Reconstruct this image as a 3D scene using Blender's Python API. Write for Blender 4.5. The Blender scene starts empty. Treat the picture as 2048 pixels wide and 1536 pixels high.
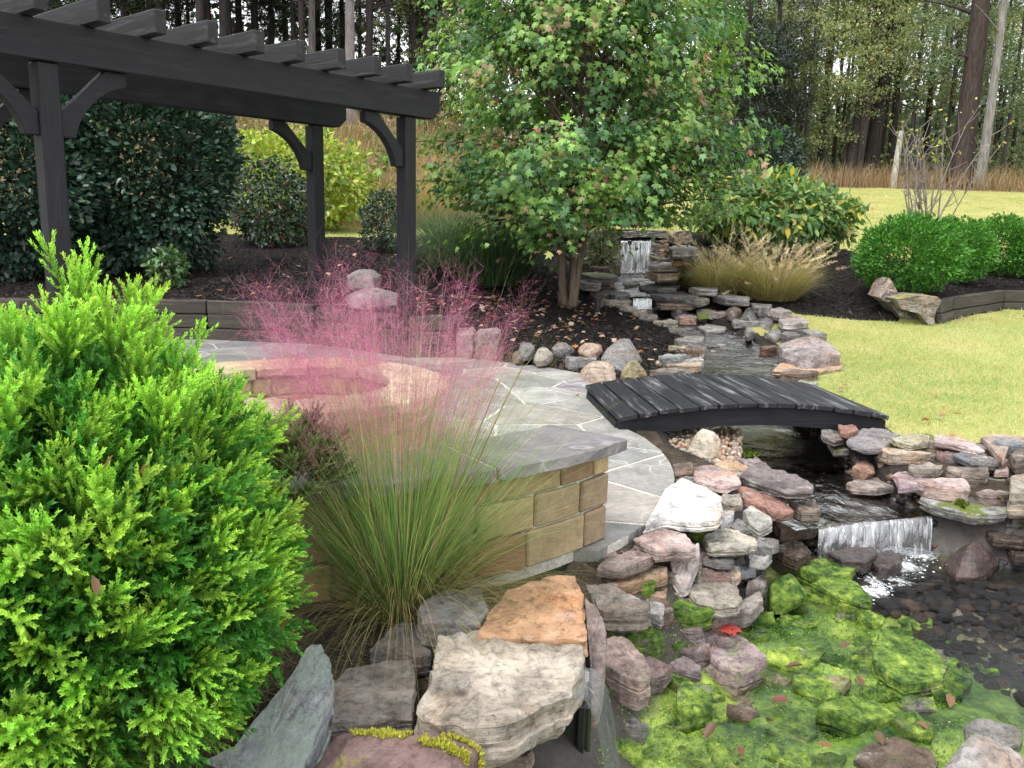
import bpy, math, random
import numpy as np
from mathutils import Matrix, Vector
random.seed(7); RNG=np.random.default_rng(7)
scene=bpy.context.scene
# ------------------------------------------------------------------ camera
F_PX=1700.0; PITCH=math.radians(10.6); ROLL=math.radians(1.18); EYE=np.array([0,0,1.4])
_f=np.array([0,math.cos(PITCH),-math.sin(PITCH)]); _u0=np.array([0,math.sin(PITCH),math.cos(PITCH)]); _r0=np.array([1.,0,0])
_r=math.cos(ROLL)*_r0+math.sin(ROLL)*_u0; _u=-math.sin(ROLL)*_r0+math.cos(ROLL)*_u0
cd=bpy.data.cameras.new('camera'); cam=bpy.data.objects.new('camera',cd); scene.collection.objects.link(cam)
cd.sensor_width=36; cd.lens=F_PX/2048*36; cd.clip_start=.05; cd.clip_end=1500
m=Matrix.Identity(4)
for i in range(3): m[i][0]=_r[i]; m[i][1]=_u[i]; m[i][2]=-_f[i]; m[i][3]=EYE[i]
cam.matrix_world=m; scene.camera=cam
# ------------------------------------------------------------------ sky and sun: bright overcast
SUN_EL=math.radians(58); SUN_AZ=math.radians(215)
w=bpy.data.worlds.new('World'); scene.world=w; w.use_nodes=True
nt=w.node_tree; nt.nodes.clear()
sky=nt.nodes.new('ShaderNodeTexSky'); sky.sky_type='NISHITA'; sky.sun_disc=False
sky.sun_elevation=SUN_EL; sky.sun_rotation=SUN_AZ; sky.dust_density=4; sky.air_density=1.0
hs=nt.nodes.new('ShaderNodeHueSaturation'); hs.inputs['Saturation'].default_value=.22; hs.inputs['Value'].default_value=1.0
mx=nt.nodes.new('ShaderNodeMix'); mx.data_type='RGBA'; mx.inputs[0].default_value=.6; mx.inputs[7].default_value=(9.0,9.2,9.6,1)
bg=nt.nodes.new('ShaderNodeBackground'); bg.inputs[1].default_value=.15
wo=nt.nodes.new('ShaderNodeOutputWorld')
nt.links.new(sky.outputs[0],hs.inputs['Color']); nt.links.new(hs.outputs[0],mx.inputs[6]); nt.links.new(mx.outputs[2],bg.inputs[0]); nt.links.new(bg.outputs[0],wo.inputs[0])
sd=bpy.data.lights.new('sun','SUN'); sd.energy=1.5; sd.angle=math.radians(25); sd.color=(1,.965,.91)
sun=bpy.data.objects.new('sun',sd); scene.collection.objects.link(sun)
sv=Vector((math.sin(SUN_AZ)*math.cos(SUN_EL),math.cos(SUN_AZ)*math.cos(SUN_EL),math.sin(SUN_EL)))
sun.rotation_euler=sv.to_track_quat('Z','Y').to_euler(); sun.location=sv*30
vs=scene.view_settings; vs.view_transform='Standard'; vs.look='None'; vs.gamma=1; vs.use_curve_mapping=False; vs.exposure=0.85
scene.cycles.max_bounces=6; scene.cycles.transparent_max_bounces=24; scene.cycles.use_denoising=True
try: scene.cycles.denoiser='OPENIMAGEDENOISE'
except Exception: pass
# ------------------------------------------------------------------ helpers
def ray(px,py): return _f+_r*(px-1024)/F_PX-_u*(py-768)/F_PX
def at(px,py,z):
    d=ray(px,py); return EYE+d*((z-EYE[2])/d[2])
def aty(px,py,Y):
    d=ray(px,py); return EYE+d*(Y/d[1])
def proj(P):
    q=np.asarray(P,float)-EYE; dz=q@_f
    return 1024+F_PX*(q@_r)/dz, 768-F_PX*(q@_u)/dz
def inpoly(x,y,poly):
    x=np.asarray(x,float); y=np.asarray(y,float); ins=np.zeros(x.shape,bool); n=len(poly); j=n-1
    for i in range(n):
        xi,yi=poly[i][0],poly[i][1]; xj,yj=poly[j][0],poly[j][1]
        c=((yi>y)!=(yj>y))&(x<(xj-xi)*(y-yi)/((yj-yi) if yj!=yi else 1e-9)+xi); ins^=c; j=i
    return ins
def _hash(i,j,k):
    n=(i*73856093)^(j*19349663)^(k*83492791); n=(n^(n>>13))*1274126177; n=n^(n>>16)
    return (n&0xffffff)/float(0xffffff)
def vnoise(P):
    P=np.asarray(P,float); I=np.floor(P).astype(np.int64); Fr=P-I; Fr=Fr*Fr*(3-2*Fr); r=0
    for dx in (0,1):
        for dy in (0,1):
            for dz in (0,1):
                wgt=(Fr[...,0] if dx else 1-Fr[...,0])*(Fr[...,1] if dy else 1-Fr[...,1])*(Fr[...,2] if dz else 1-Fr[...,2])
                r=r+wgt*_hash(I[...,0]+dx,I[...,1]+dy,I[...,2]+dz)
    return r*2-1
def fbm(P,o=4):
    P=np.asarray(P,float); a=.5; s=0
    for i in range(o): s=s+a*vnoise(P*(2**i)+17.3*i); a*=.5
    return s
def link(o,parent=None):
    scene.collection.objects.link(o)
    if parent is not None: o.parent=parent
    return o
def tag(o,label=None,cat=None,group=None,kind=None):
    if label: o['label']=label
    if cat: o['category']=cat
    if group: o['group']=group
    if kind: o['kind']=kind
    return o
def mesh(name,V,Fc,col=None,smooth=False):
    """V (n,3); Fc an (m,k) array or a list of index lists"""
    me=bpy.data.meshes.new(name); V=np.asarray(V,np.float32).reshape(-1,3)
    if isinstance(Fc,np.ndarray):
        m,k=Fc.shape; me.vertices.add(len(V)); me.vertices.foreach_set('co',V.ravel())
        me.loops.add(m*k); me.loops.foreach_set('vertex_index',Fc.astype(np.int32).ravel())
        me.polygons.add(m); me.polygons.foreach_set('loop_start',np.arange(0,m*k,k,dtype=np.int32))
        try: me.polygons.foreach_set('loop_total',np.full(m,k,np.int32))
        except Exception: pass
        me.update(calc_edges=True)
    else: me.from_pydata([tuple(map(float,v)) for v in V],[],[tuple(map(int,f)) for f in Fc]); me.update()
    if col is not None:
        a=me.color_attributes.new('Col','FLOAT_COLOR','POINT'); c=np.ones((len(V),4),np.float32); c[:,:3]=col; a.data.foreach_set('color',c.ravel())
    if smooth: me.polygons.foreach_set('use_smooth',np.ones(len(me.polygons),bool))
    return me
def obj(name,me,mat=None,parent=None,loc=None):
    o=bpy.data.objects.new(name,me)
    if mat is not None and len(me.materials)==0: me.materials.append(mat)
    link(o,parent)
    if loc is not None: o.location=[float(v) for v in loc]
    return o
def thing(name,label,cat,loc=(0,0,0),group=None,rz=0):
    o=bpy.data.objects.new(name,None); o.empty_display_size=.1; o.location=[float(v) for v in loc]; o.rotation_euler=(0,0,rz); link(o)
    return tag(o,label,cat,group)
def part(name,V,Fc,mat,parent,col=None,smooth=False):
    """V in world coordinates, parent an unrotated empty"""
    V=np.asarray(V,float).reshape(-1,3)
    if parent is not None:
        L=np.array(parent.location)
        if parent.parent is not None: L=L+np.array(parent.parent.location)
        V=V-L
    return obj(name,mesh(name,V,Fc,col,smooth),mat,parent)
def copytree(o,loc,rz,label=None,scale=1):
    c=o.copy(); link(c); c.location=[float(v) for v in loc]; c.rotation_euler=(0,0,rz); c.scale=(scale,)*3 if np.isscalar(scale) else scale
    if label: c['label']=label
    for ch in list(o.children):
        d=ch.copy(); link(d,c); 
    return c
# ---- geometry helpers
def norm(a): return a/np.maximum(np.linalg.norm(a,axis=-1,keepdims=True),1e-9)
def frames(d,up):
    """columns x(side), y(along d), z(normal ~up)"""
    d=norm(np.asarray(d,float)); x=np.cross(d,up); bad=np.linalg.norm(x,axis=-1)<1e-4
    x[bad]=np.cross(d[bad],np.array([.3,.8,.5])); x=norm(x); z=np.cross(x,d); return np.stack([x,d,z],-1)
def scatter(TV,TF,pos,R,s,c0=None,c1=None,t=None):
    n=len(pos); k=len(TV); s=np.asarray(s,float)
    if s.ndim==1: s=s[:,None]
    T=TV[None]*s[:,None,:] if s.shape[1]==3 else TV[None]*s[:,:,None]
    V=np.einsum('nij,nkj->nki',R,T)+pos[:,None]
    Fc=(TF[None]+(np.arange(n)*k)[:,None,None]).reshape(-1,TF.shape[1])
    C=None
    if c0 is not None:
        if c1 is None: C=np.repeat(c0[:,None],k,1)
        else: C=c0[:,None]*(1-t[None,:,None])+c1[:,None]*t[None,:,None]
        C=C.reshape(-1,3)
    return V.reshape(-1,3),Fc,C
def joinm(L):
    V=[];Fs=[];C=[];o=0
    for v,f,c in L: V.append(v);Fs.append(f+o);C.append(c if c is not None else np.ones((len(v),3)));o+=len(v)
    return np.concatenate(V),np.concatenate(Fs),np.concatenate(C)
def blades(base,az,lean,L,W,droop,S=4,c0=None,c1=None,tw=None):
    """grass blades: base (n,3), azimuth, lean (0..1), length, width, droop"""
    n=len(base); t=np.linspace(0,1,S+1)[None,:]
    h=np.stack([np.cos(az),np.sin(az),np.zeros(n)],-1)
    th0=lean[:,None]*1.2; th=th0+droop[:,None]*t*t           # angle from vertical
    dl=(L[:,None]/S); ds=np.sin(th)*dl; dc=np.cos(th)*dl
    X=np.concatenate([np.zeros((n,1)),np.cumsum(ds[:,1:],1)],1); Z=np.concatenate([np.zeros((n,1)),np.cumsum(dc[:,1:],1)],1)
    P=base[:,None]+h[:,None]*X[...,None]; P[...,2]+=Z
    a2=az+np.pi/2 if tw is None else az+np.pi/2+tw
    sd_=np.stack([np.cos(a2),np.sin(a2),np.zeros(n)],-1)
    wd=W[:,None]*(1-t*.97)*.5
    A=P-sd_[:,None]*wd[...,None]; B=P+sd_[:,None]*wd[...,None]
    V=np.stack([A,B],2).reshape(-1,3); i=np.arange(S)*2
    q=np.stack([i,i+1,i+3,i+2],-1); Fc=(q[None]+(np.arange(n)*(S+1)*2)[:,None,None]).reshape(-1,4)
    C=None
    if c0 is not None:
        tt=np.repeat(t,2,1).reshape(1,-1,1) if False else np.stack([t,t],2).reshape(1,-1,1)
        C=(c0[:,None]*(1-tt)+(c0 if c1 is None else c1)[:,None]*tt).reshape(-1,3)
    return V,Fc,C
def tube(pts,rad,n=7,jit=0,cap=True):
    pts=np.asarray(pts,float); rad=np.asarray(rad,float)*np.ones(len(pts)); d=np.gradient(pts,axis=0); d=norm(d)
    up=np.array([.31,.22,.1]); x=norm(np.cross(d,up)); y=np.cross(d,x); a=np.arange(n)/n*2*np.pi
    r=rad[:,None]*(1+(RNG.uniform(-jit,jit,(len(pts),n)) if jit else 0))
    V=pts[:,None]+x[:,None]*(np.cos(a)[None]*r)[...,None]+y[:,None]*(np.sin(a)[None]*r)[...,None]
    V=V.reshape(-1,3); Fc=[]
    for i in range(len(pts)-1):
        for j in range(n): Fc.append((i*n+j,i*n+(j+1)%n,(i+1)*n+(j+1)%n,(i+1)*n+j))
    return V,np.array(Fc)
def bez(a,b,c,n=8):
    t=np.linspace(0,1,n)[:,None]; a,b,c=map(np.asarray,(a,b,c)); return (1-t)**2*a+2*t*(1-t)*b+t*t*c
def boxm(o,ax,ay,az,bev=.006,jit=0,seed=0):
    """bevelled box: corner o, edge vectors ax ay az"""
    o,ax,ay,az=[np.asarray(v,float) for v in (o,ax,ay,az)]
    l=[np.linalg.norm(v) for v in (ax,ay,az)]; e=[v/k for v,k in zip((ax,ay,az),l)]; b=min(bev,min(l)*.3)
    V=[];rg=np.random.default_rng(seed)
    for sx in (0,1):
        for sy in (0,1):
            for sz in (0,1):
                s=(sx,sy,sz); c=o+ax*sx+ay*sy+az*sz+(rg.uniform(-jit,jit,3) if jit else 0)
                for k in range(3):
                    q=c.copy()
                    for m_ in range(3):
                        if m_!=k: q=q+e[m_]*(b if s[m_]==0 else -b)
                    V.append(q)
    id_=lambda sx,sy,sz,k:(sx*4+sy*2+sz)*3+k
    Fc=[]
    for k in range(3):
        i,j=[m_ for m_ in range(3) if m_!=k]
        for s in (0,1):
            q=[]
            for a_,b_ in ((0,0),(1,0),(1,1),(0,1)):
                t=[0,0,0]; t[k]=s; t[i]=a_; t[j]=b_; q.append(id_(*t,k))
            Fc.append(q)
    for k in range(3):     # edges along axis k
        i,j=[m_ for m_ in range(3) if m_!=k]
        for a_ in (0,1):
            for b_ in (0,1):
                t0=[0,0,0];t0[i]=a_;t0[j]=b_;t1=list(t0);t1[k]=1
                Fc.append([id_(*t0,i),id_(*t0,j),id_(*t1,j),id_(*t1,i)])
    for sx in (0,1):
        for sy in (0,1):
            for sz in (0,1): Fc.append([id_(sx,sy,sz,0),id_(sx,sy,sz,1),id_(sx,sy,sz,2)])
    return np.array(V),Fc
def fixn(o):
    import bmesh
    bm=bmesh.new(); bm.from_mesh(o.data); bmesh.ops.recalc_face_normals(bm,faces=bm.faces); bm.to_mesh(o.data); bm.free(); return o
def col3(base,n,v=.2,hue=.06):
    base=np.array(base,float); k=1+RNG.normal(0,v,(n,1)); h=1+RNG.normal(0,hue,(n,3)); return np.clip(base*k*h,.003,.95)
def mixcol(n,items):
    """items: list of (weight,colour)"""
    wt=np.array([i[0] for i in items],float); wt/=wt.sum(); ch=RNG.choice(len(items),n,p=wt); B=np.array([i[1] for i in items],float)[ch]
    return np.clip(B*(1+RNG.normal(0,.18,(n,1)))*(1+RNG.normal(0,.05,(n,3))),.003,.95)
# ------------------------------------------------------------------ materials
class NM:
    def __init__(s,name):
        s.m=bpy.data.materials.new(name); s.m.use_nodes=True; s.t=s.m.node_tree; s.t.nodes.clear(); s.out=s.n('OutputMaterial')
    def n(s,k,**kw):
        x=s.t.nodes.new('ShaderNode'+k)
        for a,b in kw.items(): setattr(x,a,b)
        return x
    def l(s,a,b): s.t.links.new(a,b)
    def noise(s,vec,scale,detail=4,rough=.55,dist=0):
        x=s.n('TexNoise'); x.inputs['Scale'].default_value=scale; x.inputs['Detail'].default_value=detail; x.inputs['Roughness'].default_value=rough; x.inputs['Distortion'].default_value=dist
        if vec is not None: s.l(vec,x.inputs['Vector'])
        return x.outputs['Fac']
    def ramp(s,fac,*st):
        x=s.n('ValToRGB'); e=x.color_ramp.elements
        while len(e)<len(st): e.new(.5)
        for i,(p,c) in enumerate(st): e[i].position=p; e[i].color=(*c,1) if not np.isscalar(c) else (c,c,c,1)
        s.l(fac,x.inputs[0]); return x.outputs[0]
    def mix(s,fac,a,b,bt='MIX'):
        x=s.n('Mix',data_type='RGBA',blend_type=bt); x.clamp_factor=True
        for v,k in ((fac,0),(a,6),(b,7)):
            if hasattr(v,'links'): s.l(v,x.inputs[k])
            elif k==0: x.inputs[0].default_value=v
            else: x.inputs[k].default_value=(*v,1) if not np.isscalar(v) else (v,v,v,1)
        return x.outputs[2]
    def math(s,op,a,b=0):
        x=s.n('Math',operation=op)
        for v,k in ((a,0),(b,1)):
            if hasattr(v,'links'): s.l(v,x.inputs[k])
            else: x.inputs[k].default_value=v
        return x.outputs[0]
    def map(s,vec,scale=(1,1,1),loc=None):
        x=s.n('Mapping'); x.inputs['Scale'].default_value=scale; s.l(vec,x.inputs['Vector'])
        if loc is not None: s.l(loc,x.inputs['Location'])
        return x.outputs[0]
    def bump(s,h,st=.5,d=.01,nrm=None):
        x=s.n('Bump'); x.inputs['Strength'].default_value=st; x.inputs['Distance'].default_value=d; s.l(h,x.inputs['Height'])
        if nrm is not None: s.l(nrm,x.inputs['Normal'])
        return x.outputs[0]
    def bsdf(s,col,rough=.7,spec=.4,nrm=None,**kw):
        x=s.n('BsdfPrincipled')
        for v,k in ((col,'Base Color'),(rough,'Roughness'),(spec,'Specular IOR Level')):
            if hasattr(v,'links'): s.l(v,x.inputs[k])
            elif k=='Base Color': x.inputs[k].default_value=(*v,1)
            else: x.inputs[k].default_value=v
        if nrm is not None: s.l(nrm,x.inputs['Normal'])
        return x
    def done(s,sh): s.l(sh.outputs[0] if hasattr(sh,'outputs') else sh,s.out.inputs[0]); return s.m
def leaf_mat(name,rough=.45,trans=.35,spec=.4,tint=(1,1,1),tt=(1.25,1.3,.7)):
    k=NM(name); a=k.n('Attribute',attribute_name='Col'); c=k.mix(1.0,a.outputs['Color'],tint,'MULTIPLY')
    b=k.bsdf(c,rough,spec); tr=k.n('BsdfTranslucent'); k.l(k.mix(1.0,c,tt,'MULTIPLY'),tr.inputs[0])
    ms=k.n('MixShader'); ms.inputs[0].default_value=trans; k.l(b.outputs[0],ms.inputs[1]); k.l(tr.outputs[0],ms.inputs[2]); return k.done(ms)
def rock_mat(name,wet=0,moss=0,mosscol=(.22,.26,.02),algae=0):
    k=NM(name); tc=k.n('TexCoord'); oi=k.n('ObjectInfo'); off=k.n('VectorMath',operation='SCALE'); off.inputs['Scale'].default_value=37
    cb=k.n('CombineXYZ'); k.l(oi.outputs['Random'],cb.inputs[0]); k.l(oi.outputs['Random'],cb.inputs[2]); k.l(cb.outputs[0],off.inputs[0])
    v=k.map(tc.outputs['Object'],(1,1,1),off.outputs[0]); vz=k.map(tc.outputs['Object'],(1,1,5),off.outputs[0])
    base=oi.outputs['Color']
    n1=k.noise(v,4.5,10,.7); c=k.mix(1.0,base,k.ramp(n1,(.3,.42),(.5,1.0),(.7,1.5)),'MULTIPLY')
    n2=k.noise(v,2.2,5,.6,.5); c=k.mix(k.ramp(n2,(.52,0),(.66,.55)),c,k.mix(1.0,base,(1.25,.86,.6),'MULTIPLY'))
    n3=k.noise(v,7,9,.7,.3); c=k.mix(k.ramp(n3,(.56,0),(.68,.5)),c,(.5,.49,.46))
    n4=k.noise(vz,9,8,.65); c=k.mix(1.0,c,k.ramp(n4,(.3,.55),(.5,1.0),(.8,1.15)),'MULTIPLY')
    n5=k.noise(v,30,8,.75); c=k.mix(1.0,c,k.ramp(n5,(.32,.35),(.5,1.0),(.75,1.25)),'MULTIPLY')
    vo=k.n('TexVoronoi',feature='DISTANCE_TO_EDGE'); vo.inputs['Scale'].default_value=3.2; dv=k.n('VectorMath',operation='ADD'); nc=k.n('TexNoise'); nc.inputs['Scale'].default_value=6; nc.inputs['Detail'].default_value=6; k.l(v,nc.inputs['Vector']); sc_=k.n('VectorMath',operation='SCALE'); sc_.inputs['Scale'].default_value=.5; k.l(nc.outputs['Color'],sc_.inputs[0]); k.l(vz,dv.inputs[0]); k.l(sc_.outputs[0],dv.inputs[1]); k.l(dv.outputs[0],vo.inputs['Vector'])
    crk=k.ramp(vo.outputs['Distance'],(.0,.4),(.02,1.0)); crk=k.mix(k.ramp(n2,(.54,0),(.60,.8)),(1,1,1),crk); c=k.mix(1.0,c,crk,'MULTIPLY')
    g=k.n('NewGeometry'); sx=k.n('SeparateXYZ'); k.l(g.outputs['Normal'],sx.inputs[0])
    if moss:
        mm=k.math('ADD',k.noise(v,5,8,.7),k.math('MULTIPLY',sx.outputs[2],.12)); mf=k.ramp(mm,(.58-moss*.1,0),(.66-moss*.1,1))
        c=k.mix(mf,c,k.mix(k.noise(v,60,4),mosscol,tuple(x*2 for x in mosscol)))
    if algae:
        am=k.noise(v,4,8,.7); af=k.ramp(am,(.62-algae*.25,0),(.72-algae*.25,1))
        gcol=k.ramp(k.noise(v,17,9,.78),(.30,(.016,.035,.012)),(.43,(.065,.125,.026)),(.52,(.19,.28,.04)),(.64,(.42,.49,.09)))
        c=k.mix(af,c,k.mix(1.0,gcol,k.ramp(k.noise(v,2.1,6,.65),(.36,(.16,.26,.3)),(.5,(.6,.68,.7)),(.6,(1,1,1))),'MULTIPLY'))
    if wet: c=k.mix(1.0,c,(.45,.43,.42),'MULTIPLY')
    h=k.math('ADD',k.math('MULTIPLY',n4,.5),k.math('ADD',k.math('MULTIPLY',n1,.9),k.math('ADD',k.math('MULTIPLY',n5,.4),k.math('ADD',k.math('MULTIPLY',n3,.5),k.math('MULTIPLY',crk,.25)))))
    nb=k.bump(h,1.0,.024)
    return k.done(k.bsdf(c,.22 if wet else .86,.5 if wet else .25,nb))
ROCK=rock_mat('weathered_stone'); ROCKW=rock_mat('wet_stone',wet=1); ROCKM=rock_mat('mossy_stone',moss=-.1,mosscol=(.08,.10,.018)); ROCKA=rock_mat('algae_stone',algae=1.1); ROCKY=rock_mat('yellow_moss_stone',moss=.0,mosscol=(.17,.18,.02))
def wood_mat(name,c0,c1,worn,wf=.3,rough=.75,axis=0,sc=1.0):
    k=NM(name); tc=k.n('TexCoord'); oi=k.n('ObjectInfo'); off=k.n('VectorMath',operation='SCALE'); off.inputs['Scale'].default_value=23
    cb=k.n('CombineXYZ'); 
    for i in range(3): k.l(oi.outputs['Random'],cb.inputs[i])
    k.l(cb.outputs[0],off.inputs[0])
    s=[14*sc]*3; s[axis]=.9*sc; v=k.map(tc.outputs['Object'],tuple(s),off.outputs[0]); v2=k.map(tc.outputs['Object'],tuple(11 if i!=axis else 1.0 for i in range(3)),off.outputs[0])
    n1=k.noise(v,2.2,8,.65); n2=k.noise(v2,1.3,6,.65); n3=k.noise(v,9,5,.6)
    c=k.mix(n1,c0,c1); wm=k.math('MULTIPLY',k.ramp(n2,(.5,0),(.72,1)),k.ramp(n1,(.42,0),(.62,1))); c=k.mix(k.math('MULTIPLY',wm,wf),c,worn)
    c=k.mix(1.0,c,k.ramp(n3,(.3,.7),(.6,1.1)),'MULTIPLY')
    return k.done(k.bsdf(c,rough,.3,k.bump(k.math('ADD',n1,k.math('MULTIPLY',n3,.4)),.5,.006)))
# ------------------------------------------------------------------ terrain
CTRL=np.array([(-3,1,-.12),(0,1,-.2),(3,1,-.45),(-8,1,-.1),(8,1,-.3),(0,-6,-.3),(10,-6,-.3),(-10,-6,-.2),
(.73,11.5,.36),(.5,8.8,.06),(-.4,9.8,.28),(-1.1,9.4,.40),(-2.3,10.2,.46),(-3.1,10.3,.46),(-5,9.8,.46),(-8,9.4,.46),
(-3,12,.58),(-5,12,.6),(-3,16,1.02),(-5.5,18,1.18),(-2.3,18,1.15),(-8,14,.8),(-.5,12.5,.48),
(-4,20,1.35),(-3,24,2.3),(-5,28,3.7),(-4,32,4.8),(-10,24,2.4),(-12,32,4.9),(-15,20,1.4),(-6,36,5.3),(-10,50,6),(-25,36,5),
(0,18,1.3),(1,16.2,1.22),(2.2,15.6,1.2),(0,14,.85),(1.2,14.0,.7),(3.0,14.6,.95),(0,26,2.3),(2,34,3.9),
(2.7,12.5,.45),(3.2,11,.24),(3.5,14,.8),(5,15.2,1.05),(4.3,12,.38),(5.5,12.5,.42),(6.4,13.5,.46),(8.3,14.5,.5),(6.09,11.65,.22),(7.65,13.1,.22),(8.5,13.2,.22),(9.9,13.0,.22),
(2.9,6.3,0),(3.6,8,.02),(4,10,.13),(3.2,10,.08),(5.5,10.5,.20),(7.5,11.5,.2),(6,8,.05),(5,6,-.02),(8,9,.1),
(6,17,1.32),(9,17,1.28),(8,24,2.1),(12,30,2.85),(6,30,2.9),(16,24,2.2),(10,36,3.3),(20,36,3.3),(12,50,4),(30,40,3.5),(14,16,1.1),
(2.6,5.6,-.05),(3.4,5.6,-.02),(3.2,4.7,-.16),(3.7,4,-.22),(4.2,3,-.28),(1.05,4.7,-.08),(.75,3.7,-.16),(.45,3.2,-.16),(.2,2.7,-.14),(-.4,2.8,.0),(-1,2,-.04),(-2,3.2,.0),(-1.3,2.75,.01),(.3,1.9,-.35),
(-40,60,6),(40,60,4.5),(-40,10,1),(40,10,.5),(0,80,6),(-5,5,-.03),(-5,7.5,0.)],float)
def _phi(r2): return .5*r2*np.log(np.maximum(r2,1e-12))
_n=len(CTRL); _K=_phi(((CTRL[:,None,:2]-CTRL[None,:,:2])**2).sum(-1))+np.eye(_n)*.02; _P=np.c_[np.ones(_n),CTRL[:,:2]]
_sol=np.linalg.solve(np.block([[_K,_P],[_P.T,np.zeros((3,3))]]),np.r_[CTRL[:,2],np.zeros(3)])
def base_h(x,y):
    x=np.clip(np.asarray(x,float),-45,45); y=np.clip(np.asarray(y,float),-8,85); sh=x.shape; x=x.ravel(); y=y.ravel(); out=np.empty(len(x))
    for i in range(0,len(x),20000):
        a=x[i:i+20000];b=y[i:i+20000]; out[i:i+20000]=_phi((a[:,None]-CTRL[None,:,0])**2+(b[:,None]-CTRL[None,:,1])**2)@_sol[:_n]+_sol[_n]+_sol[_n+1]*a+_sol[_n+2]*b
    return out.reshape(sh)
PC=np.array([-1.29,5.05])                      # centre of the round patio and of the fire pit
# pergola frame
PO=np.array([-1.124,8.899]); PU=np.array([.635,.773]); PV=np.array([-.773,.635])
def pg(u,v,z): p=PO+PU*u+PV*v; return np.array([p[0],p[1],z])
# retaining wall line (patio side)
WL=[np.array(p) for p in [(-8.2,9.15),(-5.6,9.62),(-3.6,9.93),tuple(pg(-.1,1.45,0)[:2]),tuple(pg(.0,-.05,0)[:2]),(-.62,8.98)]]
ANG=lambda a,r:(PC[0]+r*math.cos(math.radians(a)),PC[1]+r*math.sin(math.radians(a)))
PATIO=[ANG(a,2.26 if a>-46 else 2.1) for a in range(-150,20,4)]+[(.72,6.05),(.62,7.0),(.82,7.95),(.35,8.42),(-.2,8.78),(-.6,8.96)]+[tuple(p) for p in WL[4:1:-1]]+[(-5.6,9.55),(-6.2,8),(-6.2,5.2),(-4.4,4.0)]
COURT=[ANG(a,2.3 if a>-46 else 2.08) for a in range(-150,20,4)]+[(.8,6.05),(.72,7.0),(.92,7.95),(.4,8.5),(-.2,8.84),(-.58,9.03)]+[tuple(p+np.array([0,.07])) for p in WL[4:0:-1]]+[(-8.2,9.2),(-8.5,5.2),(-4.6,3.8)]
STREAM=np.array([(2.02,14.75,.62,.4),(1.95,13.6,.56,.36),(1.82,12.4,.47,.33),(1.84,12.0,.44,.36),(1.9,11.8,.3,.3),(2.35,10.9,.14,.34),(2.6,10.0,.02,.38),(2.45,9.0,-.03,.46),(2.3,8.5,-.05,.46),(2.15,8.05,-.08,.42),(2.05,7.75,-.24,.5),(1.9,6.3,-.25,.62),(1.8,5.7,-.25,.62),(1.95,5.2,-.25,.45),(2.12,4.72,-.25,.40)])
POOLP=[(2.6,4.95),(3.15,4.6),(3.5,3.9),(3.7,2.4),(3.6,1.0),(.2,1.0),(.08,2.3),(.12,2.8),(.25,3.2),(.42,3.43),(.58,3.62),(.76,3.88),(.95,4.2),(1.1,4.5),(1.3,4.85),(1.55,4.98),(1.95,5.02)]
def seg_d(x,y,line):
    best=np.full(np.shape(x),1e9); zz=np.zeros(np.shape(x)); hw=np.zeros(np.shape(x))
    for a,b in zip(line[:-1],line[1:]):
        d=b[:2]-a[:2]; L2=(d**2).sum(); t=np.clip(((x-a[0])*d[0]+(y-a[1])*d[1])/L2,0,1)
        q=np.hypot(x-a[0]-t*d[0],y-a[1]-t*d[1]); m_=q<best
        best=np.where(m_,q,best); zz=np.where(m_,a[2]+(b[2]-a[2])*t,zz); hw=np.where(m_,a[3]+(b[3]-a[3])*t,hw)
    return best,zz,hw
def poly_d(x,y,P):
    b=np.full(np.shape(x),1e9); n=len(P)
    for i in range(n):
        a=np.array(P[i]);c=np.array(P[(i+1)%n]); d=c-a; t=np.clip(((x-a[0])*d[0]+(y-a[1])*d[1])/((d**2).sum()+1e-9),0,1); b=np.minimum(b,np.hypot(x-a[0]-t*d[0],y-a[1]-t*d[1]))
    return b
sm=lambda t:np.clip(t,0,1)**2*(3-2*np.clip(t,0,1))
TWR=[at(1882,648,.22)[:2],at(1905,641,.22)[:2],at(2006,622,.22)[:2],at(2110,624,.22)[:2],at(2300,630,.22)[:2]]  # right timber wall foot line
BEDR=None
def H(x,y):
    x=np.asarray(x,float); y=np.asarray(y,float); h=base_h(x,y)
    # right bed raised behind the timber wall
    if BEDR is not None:
        ib=inpoly(x,y,BEDR); h=h+np.where(ib,.33*sm((x-4.7)/.8)*sm((15.4-y)/1.5),0)
    h=np.where(inpoly(x,y,COURT),-.045,h)
    nz=fbm(np.stack([x*1.7,y*1.7,x*0],-1),3)
    h=h+np.where(y<20,.015,.06)*nz
    h=np.where(inpoly(x,y,COURT),-.045,h)
    d,zw,hw=seg_d(x,y,STREAM); k=sm((d-hw*.75)/(hw*.25+.14)); bed=zw-.13+.03*nz
    h=np.where(d<hw+.2,bed*(1-k)+h*k,h)
    ip=inpoly(x,y,POOLP); dp=poly_d(x,y,POOLP); k=np.where(ip,sm(dp/(.2+.26*sm((1.7-x)/.6))),0)
    n2=fbm(np.stack([x*5,y*5,x*0+3],-1),4)
    n3_=fbm(np.stack([x*17,y*17,x*0+6],-1),3); return h*(1-k)+k*(-.478+.06*n2+.022*n3_)
def hit(px,py,t0=1.,t1=140.):
    d=ray(px,py); t=np.concatenate([np.linspace(t0,25,1600),np.linspace(25,t1,800)]); P=EYE+d*t[:,None]; g=P[:,2]-H(P[:,0],P[:,1]); i=np.argmax(g<0)
    if g[i]>=0: i=len(t)-1
    return P[i]
_bf=[hit(px,py) for px,py in [(1560,622),(1600,630),(1640,634),(1720,641),(1800,644),(1850,648)]]
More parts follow.
